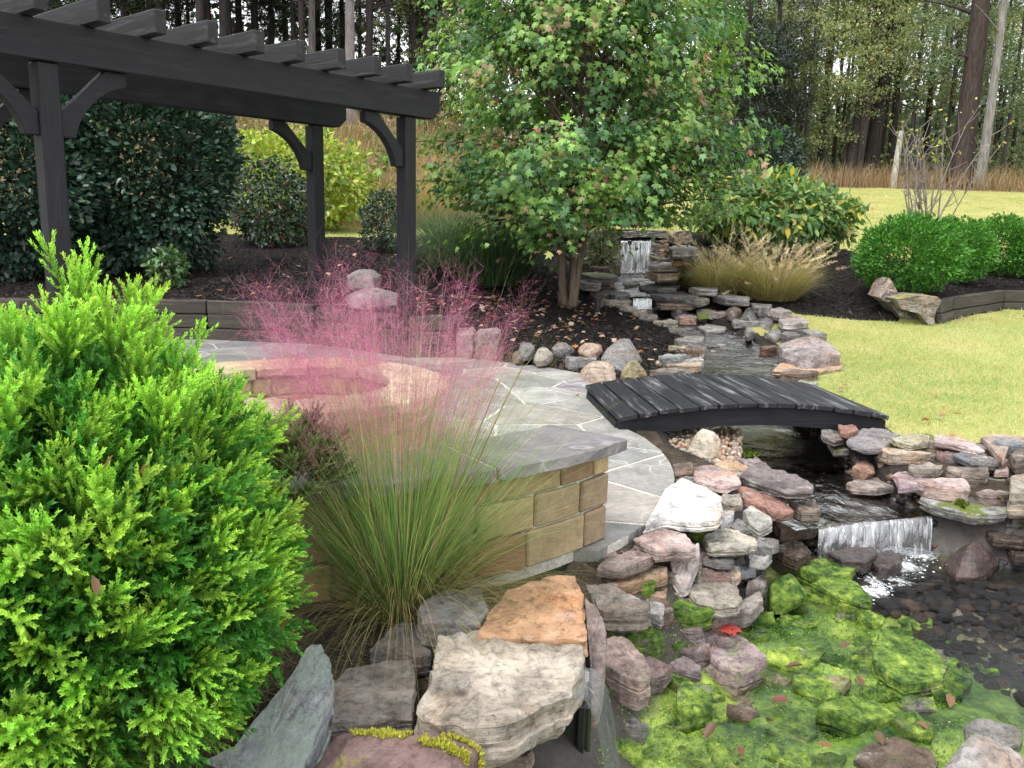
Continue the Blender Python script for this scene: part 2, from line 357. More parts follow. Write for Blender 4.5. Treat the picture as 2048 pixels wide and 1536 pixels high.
BEDR=[tuple(p[:2]) for p in _bf]+[tuple(p+np.array([-.03,.09])) for p in TWR]+[(14,14.5),(13,15.6),(9,15.5),(6.5,15.6),(5.3,16.2),(3.6,16.4),(2.4,16.0),(2.1,15.2),(1.95,13.6),(1.85,12.2),(2.3,10.9)]
BEDZ=[tuple(p[:2]) for p in _bf]+[tuple(p+np.array([.0,-.03])) for p in TWR]+BEDR[len(_bf)+len(TWR):]
BEDL=[(-12,9.0),(-5.6,9.62),(-3.6,9.93)]+[tuple(p) for p in WL[3:]]+[(-.2,8.84),(.4,8.5),(.92,7.95),(1.3,7.7),(1.9,8.3),(2.2,9.2),(2.2,10.2),(1.85,11.8),(1.85,12.4),(1.95,13.6),(2.05,15),(2.4,16.6),(.5,17.2),(-3,17.4),(-7,17.2),(-12,16)]
def zone(x,y):
    z=np.zeros(np.shape(x),int)                                            # 0 lawn
    wob=.25*fbm(np.stack([x*.9,y*.9,x*0],-1),3); ww=fbm(np.stack([x*.25,y*.25,x*0+9],-1),3)
    edge=np.where(x>3,30.5,18.9+np.clip(x+8,0,11)*.1)+ww*2; far=np.where(x>2,35.,31.)+ww*3
    z=np.where(y>edge,3,z); z=np.where(y>far,4,z)                          # 3 meadow, 4 wood floor
    z=np.where(inpoly(x+wob*.3,y+wob,BEDL)|inpoly(x,np.where((x>5.5)&(y<14.2),y,y+wob*.4),BEDZ),1,z)    # 1 mulch
    d,_,hw=seg_d(x,y,STREAM); z=np.where(d<hw+.16,2,z); z=np.where(inpoly(x,y,POOLP),5,z)
    z=np.where(inpoly(x,y,COURT),6,z)
    near=(((y<5.75+.06*np.sin(x*9))&(x<4.0+.3*np.sin(y*2)))|((x<2.75)&(y<8.6)))&(z==0); z=np.where(near,7,z)
    return z
def grade(a,b,step,lo,hi,g=1.18):
    m_=list(np.arange(a,b+1e-6,step)); s=step
    while m_[-1]<hi: s=min(s*g,25); m_.append(m_[-1]+s)
    s=step
    while m_[0]>lo: s=min(s*g,25); m_.insert(0,m_[0]-s)
    return np.array(m_)
def ext(m_,lo,hi,s0,g=1.18):
    m_=list(m_); s=s0
    while m_[-1]<hi: s=min(s*g,25); m_.append(m_[-1]+s)
    s=s0
    while m_[0]>lo: s=min(s*g,25); m_.insert(0,m_[0]-s)
    return np.array(m_)
GX=ext(np.r_[np.arange(-4.2,-.3,.075),np.arange(-.3,3.8,.034),np.arange(3.8,8,.07)],-320,320,.07); GY=ext(np.r_[np.arange(1.6,5.4,.034),np.arange(5.4,16.6,.062)],-40,620,.06)
XX,YY=np.meshgrid(GX,GY); ZZ=H(XX,YY)
CX=.25*(XX[:-1,:-1]+XX[1:,:-1]+XX[:-1,1:]+XX[1:,1:]); CY=.25*(YY[:-1,:-1]+YY[1:,:-1]+YY[:-1,1:]+YY[1:,1:]); ZN=zone(CX,CY)
ny,nx=XX.shape; IDX=np.arange(ny*nx).reshape(ny,nx); Q=np.stack([IDX[:-1,:-1],IDX[:-1,1:],IDX[1:,1:],IDX[1:,:-1]],-1)
GV=np.stack([XX,YY,ZZ],-1).reshape(-1,3)
def ground_mat(name,cols,scale,bs=.5,bd=.02,rough=.95,fine=60):
    k=NM(name); tc=k.n('TexCoord'); v=tc.outputs['Object']; n1=k.noise(v,scale,8,.65); n2=k.noise(v,fine,5,.7)
    c=k.ramp(n1,*[(p,q) for p,q in cols]); c=k.mix(1.0,c,k.ramp(n2,(.3,.55),(.7,1.3)),'MULTIPLY')
    return k.done(k.bsdf(c,rough,.15,k.bump(k.math('ADD',n1,k.math('MULTIPLY',n2,.5)),bs,bd)))
M_LAWN=ground_mat('lawn_turf',[(.3,(.22,.25,.06)),(.5,(.33,.32,.10)),(.7,(.42,.36,.15))],1.3)
M_MULCH=ground_mat('dark_mulch',[(.3,(.007,.006,.006)),(.55,(.018,.015,.013)),(.75,(.04,.033,.028))],9,1,.05,fine=35)
M_MEADOW=ground_mat('meadow_soil',[(.3,(.16,.11,.05)),(.55,(.26,.17,.08)),(.75,(.32,.25,.12))],.8)
M_WOOD=ground_mat('leaf_litter',[(.3,(.05,.035,.02)),(.55,(.10,.065,.035)),(.75,(.15,.10,.05))],1.2)
M_BED=ground_mat('stream_gravel',[(.3,(.012,.011,.010)),(.55,(.035,.03,.026)),(.75,(.08,.06,.045))],14,.8,.02,.6,40)
M_SOIL=ground_mat('bed_soil',[(.3,(.03,.024,.018)),(.55,(.07,.055,.04)),(.75,(.13,.10,.07))],9,.8,.03)
def algae_mat():
    k=NM('algae_bed'); tc=k.n('TexCoord'); v=tc.outputs['Object']
    ns=k.noise(v,3.4,12,.74,.2); nf=k.noise(v,26,8,.75); nn=k.math('ADD',k.math('MULTIPLY',ns,.72),k.math('MULTIPLY',nf,.28))
    c=k.ramp(nn,(.31,(.010,.018,.010)),(.38,(.042,.08,.026)),(.44,(.12,.195,.038)),(.50,(.25,.345,.052)),(.57,(.41,.49,.085)),(.68,(.36,.35,.21)))
    st=k.ramp(k.noise(v,1.7,6,.6),(.42,(.11,.095,.07)),(.5,(.03,.028,.024)),(.6,(.02,.02,.022))); st=k.mix(1.0,st,k.ramp(nf,(.3,.4),(.7,1.6)),'MULTIPLY')
    c=k.mix(1.0,c,k.ramp(k.noise(v,1.9,7,.68),(.38,(.12,.24,.3)),(.48,(.45,.55,.6)),(.58,(1,1,1))),'MULTIPLY')
    # dark pebble floor towards the fall on the right, algae elsewhere
    sx=k.n('SeparateXYZ'); k.l(v,sx.inputs[0])
    gd=k.math('ADD',k.math('ADD',k.math('MULTIPLY',sx.outputs[0],.62),k.math('MULTIPLY',sx.outputs[1],.5)),k.math('MULTIPLY',k.noise(v,2.4,6,.65),1.1))
    c=k.mix(k.ramp(k.math('MULTIPLY',gd,.25),(.885,0),(.945,1)),c,st)
    zz=k.math('ADD',sx.outputs[2],k.math('MULTIPLY',ns,.06)); c=k.mix(k.ramp(k.math('ADD',zz,.9),(.48,0),(.51,1)),c,k.mix(1.0,(.05,.042,.035),k.ramp(nf,(.3,.5),(.7,1.5)),'MULTIPLY'))
    return k.done(k.bsdf(c,.5,.35,k.bump(nn,.6,.015)))
M_ALGAE=algae_mat()
for zi,nm,mt in [(0,'lawn',M_LAWN),(1,'mulch_bed',M_MULCH),(2,'stream_bed',M_BED),(3,'meadow',M_MEADOW),(4,'woodland_floor',M_WOOD),(5,'pool_bed',M_ALGAE),(6,'patio_base',M_SOIL),(7,'planting_soil',M_SOIL)]:
    q=Q[ZN==zi]; u_,inv=np.unique(q,return_inverse=True)
    o=obj(nm,mesh(nm,GV[u_],inv.reshape(-1,4),smooth=True),mt); tag(o,kind='structure')
    if nm=='stream_bed': STREAM_BED=o
    if nm=='pool_bed': POOL_BED=o
# ------------------------------------------------------------------ water
def water_mat(name,tint,bscale,bst,stretch=(1,1,1),refl=.6):
    k=NM(name); tc=k.n('TexCoord'); v=k.map(tc.outputs['Object'],stretch)
    nb=k.bump(k.math('ADD',k.noise(v,bscale,5,.6,.6),k.math('MULTIPLY',k.noise(v,bscale*3,4,.6),.35)),bst,.03)
    tr=k.n('BsdfTransparent'); tr.inputs[0].default_value=(*tint,1); gl=k.n('BsdfGlossy'); gl.inputs['Roughness'].default_value=.04; k.l(nb,gl.inputs['Normal'])
    fr=k.n('Fresnel'); fr.inputs[0].default_value=1.22; k.l(nb,fr.inputs['Normal']); ms=k.n('MixShader'); k.l(k.math('MULTIPLY',fr.outputs[0],refl),ms.inputs[0]); k.l(tr.outputs[0],ms.inputs[1]); k.l(gl.outputs[0],ms.inputs[2]); return k.done(ms)
W_STREAM=water_mat('stream_water',(.28,.26,.24),8,1.0); W_POND=water_mat('pond_water',(.42,.38,.32),9,.55,(1,.55,1)); W_POOL=water_mat('pool_water',(.88,.91,.84),7,.18,refl=1.0)
def ribbon(pts,nseg,name,mat,side=19,amp=.022):
    pts=np.array(pts); s=np.r_[0,np.cumsum(np.linalg.norm(np.diff(pts[:,:2],axis=0),axis=1))]; t=np.linspace(0,s[-1],nseg)
    P=np.stack([np.interp(t,s,pts[:,i]) for i in range(4)],-1); d=np.gradient(P[:,:2],axis=0); d=norm(d); nrm=np.stack([-d[:,1],d[:,0]],-1)
    k=np.linspace(-1,1,side); V=np.zeros((nseg,side,3)); V[...,:2]=P[:,None,:2]+nrm[:,None]*(k[None,:]*(P[:,3]+.14)[:,None])[...,None]; V[...,2]=P[:,2,None]
    V[...,2]+=amp*fbm(np.stack([V[...,0]*8,V[...,1]*8,V[...,0]*0],-1),3)
    I=np.arange(nseg*side).reshape(nseg,side); q=np.stack([I[:-1,:-1],I[:-1,1:],I[1:,1:],I[1:,:-1]],-1).reshape(-1,4)
    o=obj(name,mesh(name,V.reshape(-1,3),q,smooth=True),mat); return tag(o,kind='structure')
ribbon(STREAM[:4],90,'stream_water',W_STREAM); ribbon(STREAM[4:11],200,'stream_water',W_STREAM); ribbon(STREAM[10:],160,'pond_water',W_POND,31,.012)
_pp=np.array(POOLP); gx=np.linspace(.35,3.75,90); gy=np.linspace(1.2,5.0,100); a,b=np.meshgrid(gx,gy); I=np.arange(a.size).reshape(a.shape)
q=np.stack([I[:-1,:-1],I[:-1,1:],I[1:,1:],I[1:,:-1]],-1); cc=inpoly(a[:-1,:-1]+.02,b[:-1,:-1]+.02,POOLP)
tag(obj('pool_water',mesh('pool_water',np.stack([a,b,-.466+.002*fbm(np.stack([a*5,b*5,a*0],-1),2)],-1).reshape(-1,3),q[cc],smooth=True),W_POOL),kind='structure')
# ------------------------------------------------------------------ patio of flagstones
def clip_half(poly,p,n,off=0):
    """keep points with (x-p).n <= -off"""
    out=[]; L=len(poly)
    for i in range(L):
        a=poly[i]; b=poly[(i+1)%L]; da=(a[0]-p[0])*n[0]+(a[1]-p[1])*n[1]+off; db=(b[0]-p[0])*n[0]+(b[1]-p[1])*n[1]+off
        if da<=0: out.append(a)
        if (da<0<db) or (db<0<da): t=da/(da-db); out.append((a[0]+(b[0]-a[0])*t,a[1]+(b[1]-a[1])*t))
    return out
def stone_tex(name,vein=.5,wet=0,rough=.6):
    k=NM(name); tc=k.n('TexCoord'); oi=k.n('ObjectInfo'); v=tc.outputs['Object']
    n1=k.noise(v,3.5,8,.65,.4); n2=k.noise(v,30,6,.7); n3=k.noise(v,9,7,.6)
    c=k.mix(1.0,oi.outputs['Color'],k.ramp(n1,(.3,.68),(.7,1.3)),'MULTIPLY'); c=k.mix(1.0,c,k.ramp(n2,(.3,.75),(.7,1.2)),'MULTIPLY')
    if vein:
        d=k.n('VectorMath',operation='ADD'); nz=k.n('TexNoise'); nz.inputs['Scale'].default_value=2.5; k.l(v,nz.inputs['Vector']); sc=k.n('VectorMath',operation='SCALE'); sc.inputs['Scale'].default_value=.7; k.l(nz.outputs['Color'],sc.inputs[0]); k.l(v,d.inputs[0]); k.l(sc.outputs[0],d.inputs[1])
        vo=k.n('TexVoronoi',feature='DISTANCE_TO_EDGE'); vo.inputs['Scale'].default_value=3.2; k.l(d.outputs[0],vo.inputs['Vector'])
        vf=k.math('MULTIPLY',k.ramp(vo.outputs['Distance'],(.006,1),(.03,0)),k.ramp(k.noise(v,1.1,3,.5),(.48,0),(.62,vein))); c=k.mix(vf,c,(.62,.6,.62))
    return k.done(k.bsdf(c,k.ramp(n3,(.3,rough-.18),(.7,rough+.15)),.45,k.bump(k.math('ADD',n3,k.math('MULTIPLY',n2,.3)),.35,.01)))
M_FLAG=stone_tex('flagstone'); M_CAP=stone_tex('cap_flagstone',.25); M_BLOCK=stone_tex('wall_sandstone',0,0,.75)
M_MORTAR=ground_mat('pale_mortar',[(.3,(.42,.40,.36)),(.7,(.58,.56,.5))],8,.4,.01,.9)
patio=obj('patio',mesh('patio',[(x,y,-.002) for x,y in PATIO]+[(x,y,-.06) for x,y in PATIO],[list(range(len(PATIO)))]+[[i,len(PATIO)+i,len(PATIO)+(i+1)%len(PATIO),(i+1)%len(PATIO)] for i in range(len(PATIO))]),M_MORTAR); tag(patio,kind='structure')
FLC=[(.165,.165,.155),(.2,.195,.18),(.18,.165,.175),(.215,.21,.195),(.155,.155,.16),(.195,.18,.16)]
rg=np.random.default_rng(5); sites=[]
tries=0
while len(sites)<200 and tries<9000:
    tries+=1; p=(rg.uniform(-6.2,1),rg.uniform(2.8,9.9))
    if inpoly(p[0],p[1],PATIO) and all((p[0]-s[0])**2+((p[1]-s[1]))**2>(.40+.18*((i*37)%10)/10)**2 for i,s in enumerate(sites)): sites.append(p)
for i,s in enumerate(sites):
    poly=list(PATIO)
    for j,q in enumerate(sites):
        if i!=j and (s[0]-q[0])**2+(s[1]-q[1])**2<4.5:
            mid=((s[0]+q[0])/2,(s[1]+q[1])/2); n=np.array([q[0]-s[0],q[1]-s[1]]); n=n/np.linalg.norm(n); poly=clip_half(poly,mid,n,.014)
            if len(poly)<3: break
    if len(poly)<3: continue
    # wobble the joints a little
    P2=[]
    for a,b in zip(poly,poly[1:]+poly[:1]):
        L=math.hypot(b[0]-a[0],b[1]-a[1]); n=max(1,int(L/.12))
        for t in range(n):
            x=a[0]+(b[0]-a[0])*t/n; y=a[1]+(b[1]-a[1])*t/n; P2.append((x+.006*math.sin(x*47+y*31),y+.006*math.cos(x*39-y*53)))
    z=rg.uniform(.0,.003); N=len(P2)
    V=[(x,y,z) for x,y in P2]+[(x,y,-.05) for x,y in P2]
    o=obj('flagstone',mesh('flagstone',V,[list(range(N))]+[[k,N+k,N+(k+1)%N,(k+1)%N] for k in range(N)]),M_FLAG,patio)
    c=np.array(FLC[i%6])*rg.uniform(1.05,1.5); o.color=(*c,1); fixn(o)
# ------------------------------------------------------------------ curved masonry
def arcblock(r0,r1,a0,a1,z0,z1,jit=.006,seed=0,seg=None):
    rgl=np.random.default_rng(seed); seg=seg or max(2,int((a1-a0)/4)); V=[];Fc=[]
    for i in range(seg+1):
        a=math.radians(a0+(a1-a0)*i/seg)
        for r,z in ((r0,z0),(r1,z0),(r1,z1),(r0,z1)):
            e=rgl.uniform(-jit,jit,3); V.append((PC[0]+(r+e[0])*math.cos(a),PC[1]+(r+e[0])*math.sin(a),z+e[2]*.5))
    for i in range(seg):
        for j in range(4): Fc.append((i*4+j,i*4+(j+1)%4,i*4+4+(j+1)%4,i*4+4+j))
    Fc+= [(3,2,1,0),(seg*4,seg*4+1,seg*4+2,seg*4+3)]
    return np.array(V),Fc
def bevmod(o,wd=.008):
    b=o.modifiers.new('edge','BEVEL'); b.width=wd; b.segments=1; b.limit_method='ANGLE'; return o
TAN=[(.34,.26,.15),(.28,.22,.14),(.22,.15,.10),(.32,.27,.19),(.18,.125,.09),(.36,.3,.2),(.22,.18,.14),(.26,.15,.10)]
def masonry(root,r_in,r_out,a0,a1,courses,face,seed,cols):
    """stones of one face: face=+1 outer, -1 inner"""
    rgl=np.random.default_rng(seed); z=0
    for hgt in courses:
        a=a0
        while a<a1-.5:
            R=r_out if face>0 else r_in; da=math.degrees(rgl.uniform(.13,.40)/R); b=min(a+da,a1)
            if a1-b<math.degrees(.1/R): b=a1
            pr=rgl.uniform(.0,.014); g=math.degrees(.006/R)
            if face>0: V,Fc=arcblock(r_out-.09,r_out+pr,a+g,b-g,z+.005,z+hgt-.005,.005,rgl.integers(1e6))
            else: V,Fc=arcblock(r_in-pr,r_in+.08,a+g,b-g,z+.005,z+hgt-.005,.005,rgl.integers(1e6))
            o=bevmod(fixn(part('stone',V,Fc,M_BLOCK,root))); c=np.array(cols[rgl.integers(len(cols))])*rgl.uniform(.85,1.25)*np.array([1.15,1.02,.82]); o.color=(*c,1); a=b
        z+=hgt
sw=thing('seat_wall','curved tan stone seat wall with purple grey flagstone cap beside the pink grass','wall',(PC[0],PC[1]-2,0))
V,Fc=arcblock(1.92,2.185,-126,-38.3,-.05,.42,0,1); fixn(part('mortar_core',V,Fc,M_MORTAR,sw))
masonry(sw,1.92,2.2,-126,-38,[.165,.15,.10],1,3,TAN); masonry(sw,1.9,2.2,-126,-38,[.16,.15,.105],-1,4,TAN)
rgl=np.random.default_rng(9); a=-126
cc=[(.135,.11,.145),(.18,.165,.17),(.165,.15,.16),(.115,.09,.125)]; ci=0
for b in (-113,-99,-84,-70,-57,-37.3):
    V,Fc=arcblock(1.85,2.275,a+.35,b-.1,.425,.48,.011,rgl.integers(1e6),7); V[2::4,2]+=.0; o=bevmod(fixn(part('cap_stone',V,Fc,M_CAP,sw)),.006); o.color=(*np.array(cc[ci%4])*rgl.uniform(.9,1.1),1); ci+=1; a=b
V,Fc=arcblock(1.87,2.25,-126,-37.6,.42,.472,0,2); fixn(part('mortar_joint',V,Fc,M_MORTAR,sw))
# fire pit
fp=thing('fire_pit','round fire pit ring of tan stone on the patio under the pergola','fire pit',(PC[0],PC[1],0))
V,Fc=arcblock(.6,.79,-180,180,-.03,.37,0,1,36); fixn(part('mortar_core',V,Fc,M_MORTAR,fp))
TAN2=[(.34,.27,.17),(.28,.21,.14),(.37,.31,.21),(.30,.18,.13),(.26,.20,.14)]
masonry(fp,.6,.8,-180,180,[.13,.12,.115],1,11,TAN2); masonry(fp,.58,.8,-180,180,[.13,.12,.115],-1,12,TAN2)
a=-180
for b in (-148,-112,-79,-40,-8,27,62,98,133,180):
    V,Fc=arcblock(.55,.9,a+.6,b-.6,.375,.45,.018,b+999,6); o=bevmod(fixn(part('cap_stone',V,Fc,M_BLOCK,fp)),.01); o.color=(*np.array(TAN2[(b+200)%5])*rgl.uniform(1.1,1.35),1); a=b
an=np.linspace(0,2*np.pi,33)[:-1]; V=[(PC[0],PC[1],.07)]+[(PC[0]+.6*math.cos(t),PC[1]+.6*math.sin(t),.06) for t in an]
part('gravel_floor',V,[[0,i+1,(i+1)%32+1] for i in range(32)],ground_mat('pit_gravel',[(.3,(.10,.08,.07)),(.7,(.26,.21,.18))],25,1,.03),fp)
# ------------------------------------------------------------------ pergola
M_PERG=wood_mat('black_stained_timber',(.0075,.0077,.0105),(.0155,.016,.0205),(.10,.10,.11),.22,.62,0,.7)
M_PERGV=wood_mat('black_stained_post',(.0078,.008,.011),(.016,.0165,.021),(.10,.10,.11),.2,.62,2,.7)
M_RAFT=wood_mat('weathered_rafter_timber',(.014,.014,.015),(.03,.03,.032),(.17,.17,.17),.5,.7,0,.7)
pr=thing('pergola','black stained timber pergola with ten rafters over the patio','pergola',pg(0,0,0))
ZB=2.46; ZT=2.735
def pbox(name,u0,u1,v0,v1,z0,z1,mat,bev=.008):
    """own local frame along the pergola so that the grain follows the timber"""
    V,Fc=boxm((u0,v0,z0),(u1-u0,0,0),(0,v1-v0,0),(0,0,z1-z0),bev)
    o=obj(name,mesh(name,V,Fc),mat,pr); o.rotation_euler=(0,0,math.atan2(PU[1],PU[0])); return fixn(o)
PW=.15; UF=(0,-3.5)
for u in UF:
    for v in (0,1.5): pbox('post',u,u+PW,v,v+PW,-.05,ZB-.003,M_PERGV,.01)
for v in (-.03,1.47):
    prof=[(-4.75,ZB),(.36,ZB),(.46,ZB+.09),(.46,ZT),(-4.75,ZT)]; n=len(prof); V=[(a,v,b) for a,b in prof]+[(a,v+.14,b) for a,b in prof]
    o=obj('beam',mesh('beam',V,[list(range(n)),list(range(2*n-1,n-1,-1))]+[[i,(i+1)%n,n+(i+1)%n,n+i] for i in range(n)]),M_PERG,pr); o.rotation_euler=(0,0,math.atan2(PU[1],PU[0])); bevmod(fixn(o),.006)
rr=np.random.default_rng(2)
for k in range(-3,10):
    u1=-3.50+k*.4225; e=rr.uniform(-.02,.02); V,Fc=boxm((0,0,0),(2.16+e,0,0),(0,.095,0),(0,0,.17),.008,.003,k+50)
    o=obj('rafter',mesh('rafter',V,Fc),M_RAFT,pr); o.rotation_euler=(0,0,math.atan2(PV[1],PV[0])); q=PU*u1+PV*(-.25+e); o.location=(q[0],q[1],ZT+.002+rr.uniform(0,.004)); fixn(o)
def brace(u,v,sgn):
    arc=[(.1+.4*(1-math.cos(t)) if False else .5-.4*math.sin(t)*1.0, -.1-.4*(1-math.cos(t))) for t in np.linspace(0,math.pi/2,9)]
    # concave lower edge from (.5,-.1) to (.1,-.5)
    arc=[(.1+.4*math.cos(t)**1.0*1.0-.0, -.5+.4*math.sin(t)) for t in np.linspace(math.pi/2,0,2)]
    c=(.62,-.62); R=math.hypot(.62-.5,.62-.1); a0=math.atan2(-.1+.62,.5-.62); a1=math.atan2(-.5+.62,.1-.62)
    if a1<a0: a1+=2*math.pi
    arc=[(c[0]+R*math.cos(t),c[1]+R*math.sin(t)) for t in np.linspace(a0,a1,11)]
    prof=[(0,-.34),(.34,-.004),(.5,-.004)]+arc+[(0,-.5)]
    n=len(prof); V=[(u+sgn*a,v,ZB+b) for a,b in prof]+[(u+sgn*a,v+.09,ZB+b) for a,b in prof]
    o=obj('brace',mesh('brace',V,[list(range(n)),list(range(2*n-1,n-1,-1))]+[[i,(i+1)%n,n+(i+1)%n,n+i] for i in range(n)]),M_PERG,pr); o.rotation_euler=(0,0,math.atan2(PU[1],PU[0])); bevmod(fixn(o),.004)
for u in UF:
    for v in (.03,1.53):
        brace(u,v,-1)
        if u<-1: brace(u+PW,v,1)
# ------------------------------------------------------------------ timber retaining walls
M_TIE=wood_mat('weathered_tie_timber',(.035,.03,.025),(.085,.075,.062),(.22,.2,.17),.55,.85,0,.6)
def tie_wall(name,label,line,zb,n,h,th,back,seed,lens=2.2):
    L=np.array(line); root=thing(name,label,'retaining wall',(L[0][0],L[0][1],zb(L[0]) if callable(zb) else zb)); rgl=np.random.default_rng(seed)
    for s,(a,b) in enumerate(zip(L[:-1],L[1:])):
        d=b-a; ln=np.linalg.norm(d); d/=ln; nb=np.array([-d[1],d[0]])*back; ang=math.atan2(d[1],d[0]); m_=max(1,round(ln/lens))
        for i in range(n):
            for j in range(m_):
                p=a+d*(ln*j/m_+.003); l=ln/m_-.006; e=rgl.uniform(-.012,.012); V,Fc=boxm((0,min(0,back*th),0),(l,0,0),(0,th,0),(0,0,h-.008),.012,.006,int(rgl.integers(1e6)))
                z=(zb(a) if callable(zb) else zb)+i*h; o=obj('timber',mesh('timber',V,Fc),M_TIE,root); q=p+nb*(i*.012+e); o.location=(q[0]-L[0][0],q[1]-L[0][1],z-root.location.z); o.rotation_euler=(0,0,ang); fixn(o)
    return root
tie_wall('timber_wall','long low wall of dark railroad ties behind the patio and fire pit',WL[:4],-.03,3,.165,.15,1,1)
tie_wall('timber_wall','short stepped wall of dark ties between the two right pergola posts and the stone blocks',[WL[3]+PU*.02,WL[4]+PU*.02,WL[5]],-.03,3,.155,.13,1,2,3)
tie_wall('timber_wall','low grey timber wall two ties high below the clipped evergreen shrubs',TWR,.17,2,.19,.16,1,3,4)
# ------------------------------------------------------------------ bridge
M_PLANK=wood_mat('worn_black_plank',(.009,.009,.012),(.026,.026,.031),(.34,.34,.34),1.0,.6,1,.8)
BA=np.array([.745,5.80]); BD=np.array([2.0,.23]); BL=np.linalg.norm(BD); BDn=BD/BL; BN=np.array([-BDn[1],BDn[0]]); BW=1.18; NP=14
bz=lambda s:.095+.10*(1-(2*s-1)**2)
br=thing('footbridge','small arched footbridge of worn black planks over the stream','bridge',(BA[0],BA[1],0)); bang=math.atan2(BDn[1],BDn[0])
def bridge_part(name,V,Fc,mat,bev=0):
    o=obj(name,mesh(name,V,Fc),mat,br); o.rotation_euler=(0,0,bang); fixn(o); return bevmod(o,bev) if bev else o
rgl=np.random.default_rng(4)
for i in range(NP):
    s0=i/NP; s1=(i+1)/NP; x0=s0*BL+.0055; x1=s1*BL-.0055; e=rgl.uniform(-.012,.012); th=.036
    V,Fc=boxm((0,-.02+e,-th),(x1-x0,0,0),(0,BW+.04,0),(0,0,th),.004,.0015,i); ang=math.atan2(bz(s1)-bz(s0),BL/NP)
    c,s_=math.cos(ang),math.sin(ang); V=np.stack([x0+V[:,0]*c-V[:,2]*s_,V[:,1],bz(s0)+V[:,0]*s_+V[:,2]*c],-1)
    # geometry kept in the plank's own frame for the grain
    o=bridge_part('plank',V-np.array([x0,0,0]),Fc,M_PLANK); o.location=(BDn[0]*x0,BDn[1]*x0,0)
for y in (.02,BW*.5,BW-.06):
    N=24; V=[]
    for i in range(N+1):
        s=i/N; x=.015+(BL-.03)*s; top=bz(s)-.040; bot=-.05+.075*max(0,1-(2*s-1)**2*1.35)
        for yy in (y,y+.045): V+= [(x,yy,top),(x,yy,bot)]
    Fc=[]
    for i in range(N):
        b=i*4; Fc+=[(b,b+4,b+5,b+1),(b+2,b+3,b+7,b+6),(b,b+2,b+6,b+4),(b+1,b+5,b+7,b+3)]
    Fc+=[(0,1,3,2),(N*4,N*4+2,N*4+3,N*4+1)]
    bridge_part('stringer',V,Fc,M_PERG)
for x in (.0,BL-.035):
    V,Fc=boxm((x,.068,-.04),(.035,0,0),(0,BW-.13,0),(0,0,.083),.004); bridge_part('end_board',V,Fc,M_PERG)
# ------------------------------------------------------------------ rocks
def resample(P,M):
    P=np.asarray(P,float); Qp=np.vstack([P,P[:1]]); s=np.r_[0,np.cumsum(np.linalg.norm(np.diff(Qp,axis=0),axis=1))]; t=np.linspace(0,s[-1],M+1)[:-1]
    return np.stack([np.interp(t,s,Qp[:,i]) for i in range(3)],-1)
SEED=[100]
def rock_mesh(pts,thick,style='slab',M=40,amp=.012,seed=None,up=None):
    """pts (n,3) outline of the top, any plane; returns V,F"""
    SEED[0]+=1; sd_=SEED[0] if seed is None else seed; rgl=np.random.default_rng(sd_); off=rgl.uniform(0,90,3)
    P=resample(pts,M); c=P.mean(0); size=np.linalg.norm(P-c,axis=1).mean()
    area=0
    for i in range(M): a=P[i]-c;b=P[(i+1)%M]-c; area+=a[0]*b[1]-a[1]*b[0]
    if area<0: P=P[::-1].copy()
    out=P-c
    P=c+out*(1+.03*fbm(P*(2.2/size)+off,3)[:,None]+.035*vnoise(P*(8/size)+off)[:,None]+.02*vnoise(P*(21/size)+off)[:,None]); out=P-c
    rings=[]
    if style=='slab':
        for s in (.0,.25,.5,.72,.88,.97):
            R=c+out*max(s,.002); h=amp*(fbm(R*(2.5/size)+off,4)*1.3+.5*vnoise(R*(11/size)+off)); st=np.floor((fbm(R*(1.4/size)+off+9,3)+.5)*4)/4*amp*1.5
            R[:,2]+=h+st; rings.append(R)
        ang=np.arctan2(out[:,1],out[:,0]); ca=np.stack([np.cos(ang),np.sin(ang)],-1); nl=4; lay=np.sort(rgl.uniform(.15,.9,nl)); prof=[(1.0,-.05)]; zz_=[0]+list(lay)+[1.0]
        for i in range(nl+1):
            e=rgl.uniform(-.06,.035) if i else 0
            prof+=[(1+e,-zz_[i]-.05*(i==0)-.01),(1+e-.012,-zz_[i+1])]
        for i,(s,z) in enumerate(prof):
            R=c+out*(s-(.07 if i==len(prof)-1 else 0)); R[:,2]+=thick*z; ly=i//2; wob=vnoise(np.c_[ca*3.1,np.full(M,ly*5.3)]+off)*.035+vnoise(np.c_[ca*9,np.full(M,ly*7.1)]+off)*.022
            R[:,:2]+=out[:,:2]*(wob*(.4 if i==0 else 1))[:,None]; rings.append(R)
    else:
        up=thick*.6 if up is None else up
        for s in (.0,.2,.4,.58,.74,.86,.95): 
            R=c+out*max(s,.002); R[:,2]+=up*(1-s**2.2); rings.append(R)
        for s,z in ((1,0),(1.0,-.2),(.97,-.45),(.9,-.75),(.75,-1)): R=c+out*s; R[:,2]+=thick*z; rings.append(R)
    V=np.concatenate(rings); nr=len(rings)
    if style!='slab':
        cc=c-np.array([0,0,thick*.2]); d=norm(V-cc); f=fbm(V*(1.3/size)+off,4); V=V+d*(f*.20*size+vnoise(V*(6/size)+off)*.03*size)[:,None]
        for _ in range(16):
            n_=norm(rgl.normal(size=3)*np.array([1,1,.8])+np.array([0,0,.25])); dv=(V-c)@n_; lim=np.quantile(dv,rgl.uniform(.88,.975)); V=V-np.clip(dv-lim,0,None)[:,None]*n_*.92
        V=V+d*(fbm(V*(9/size)+off,3)*.035*size)[:,None]
    nv=M; Fc=[]
    for r in range(nr-1):
        for j in range(M): Fc.append((r*M+j,(r+1)*M+j,(r+1)*M+(j+1)%M,r*M+(j+1)%M))
    Fc.append(tuple((nr-1)*M+j for j in range(M))[::-1]); 
    # collapse the centre ring to one vertex
    V[:M]=V[:M].mean(0)
    return V,Fc
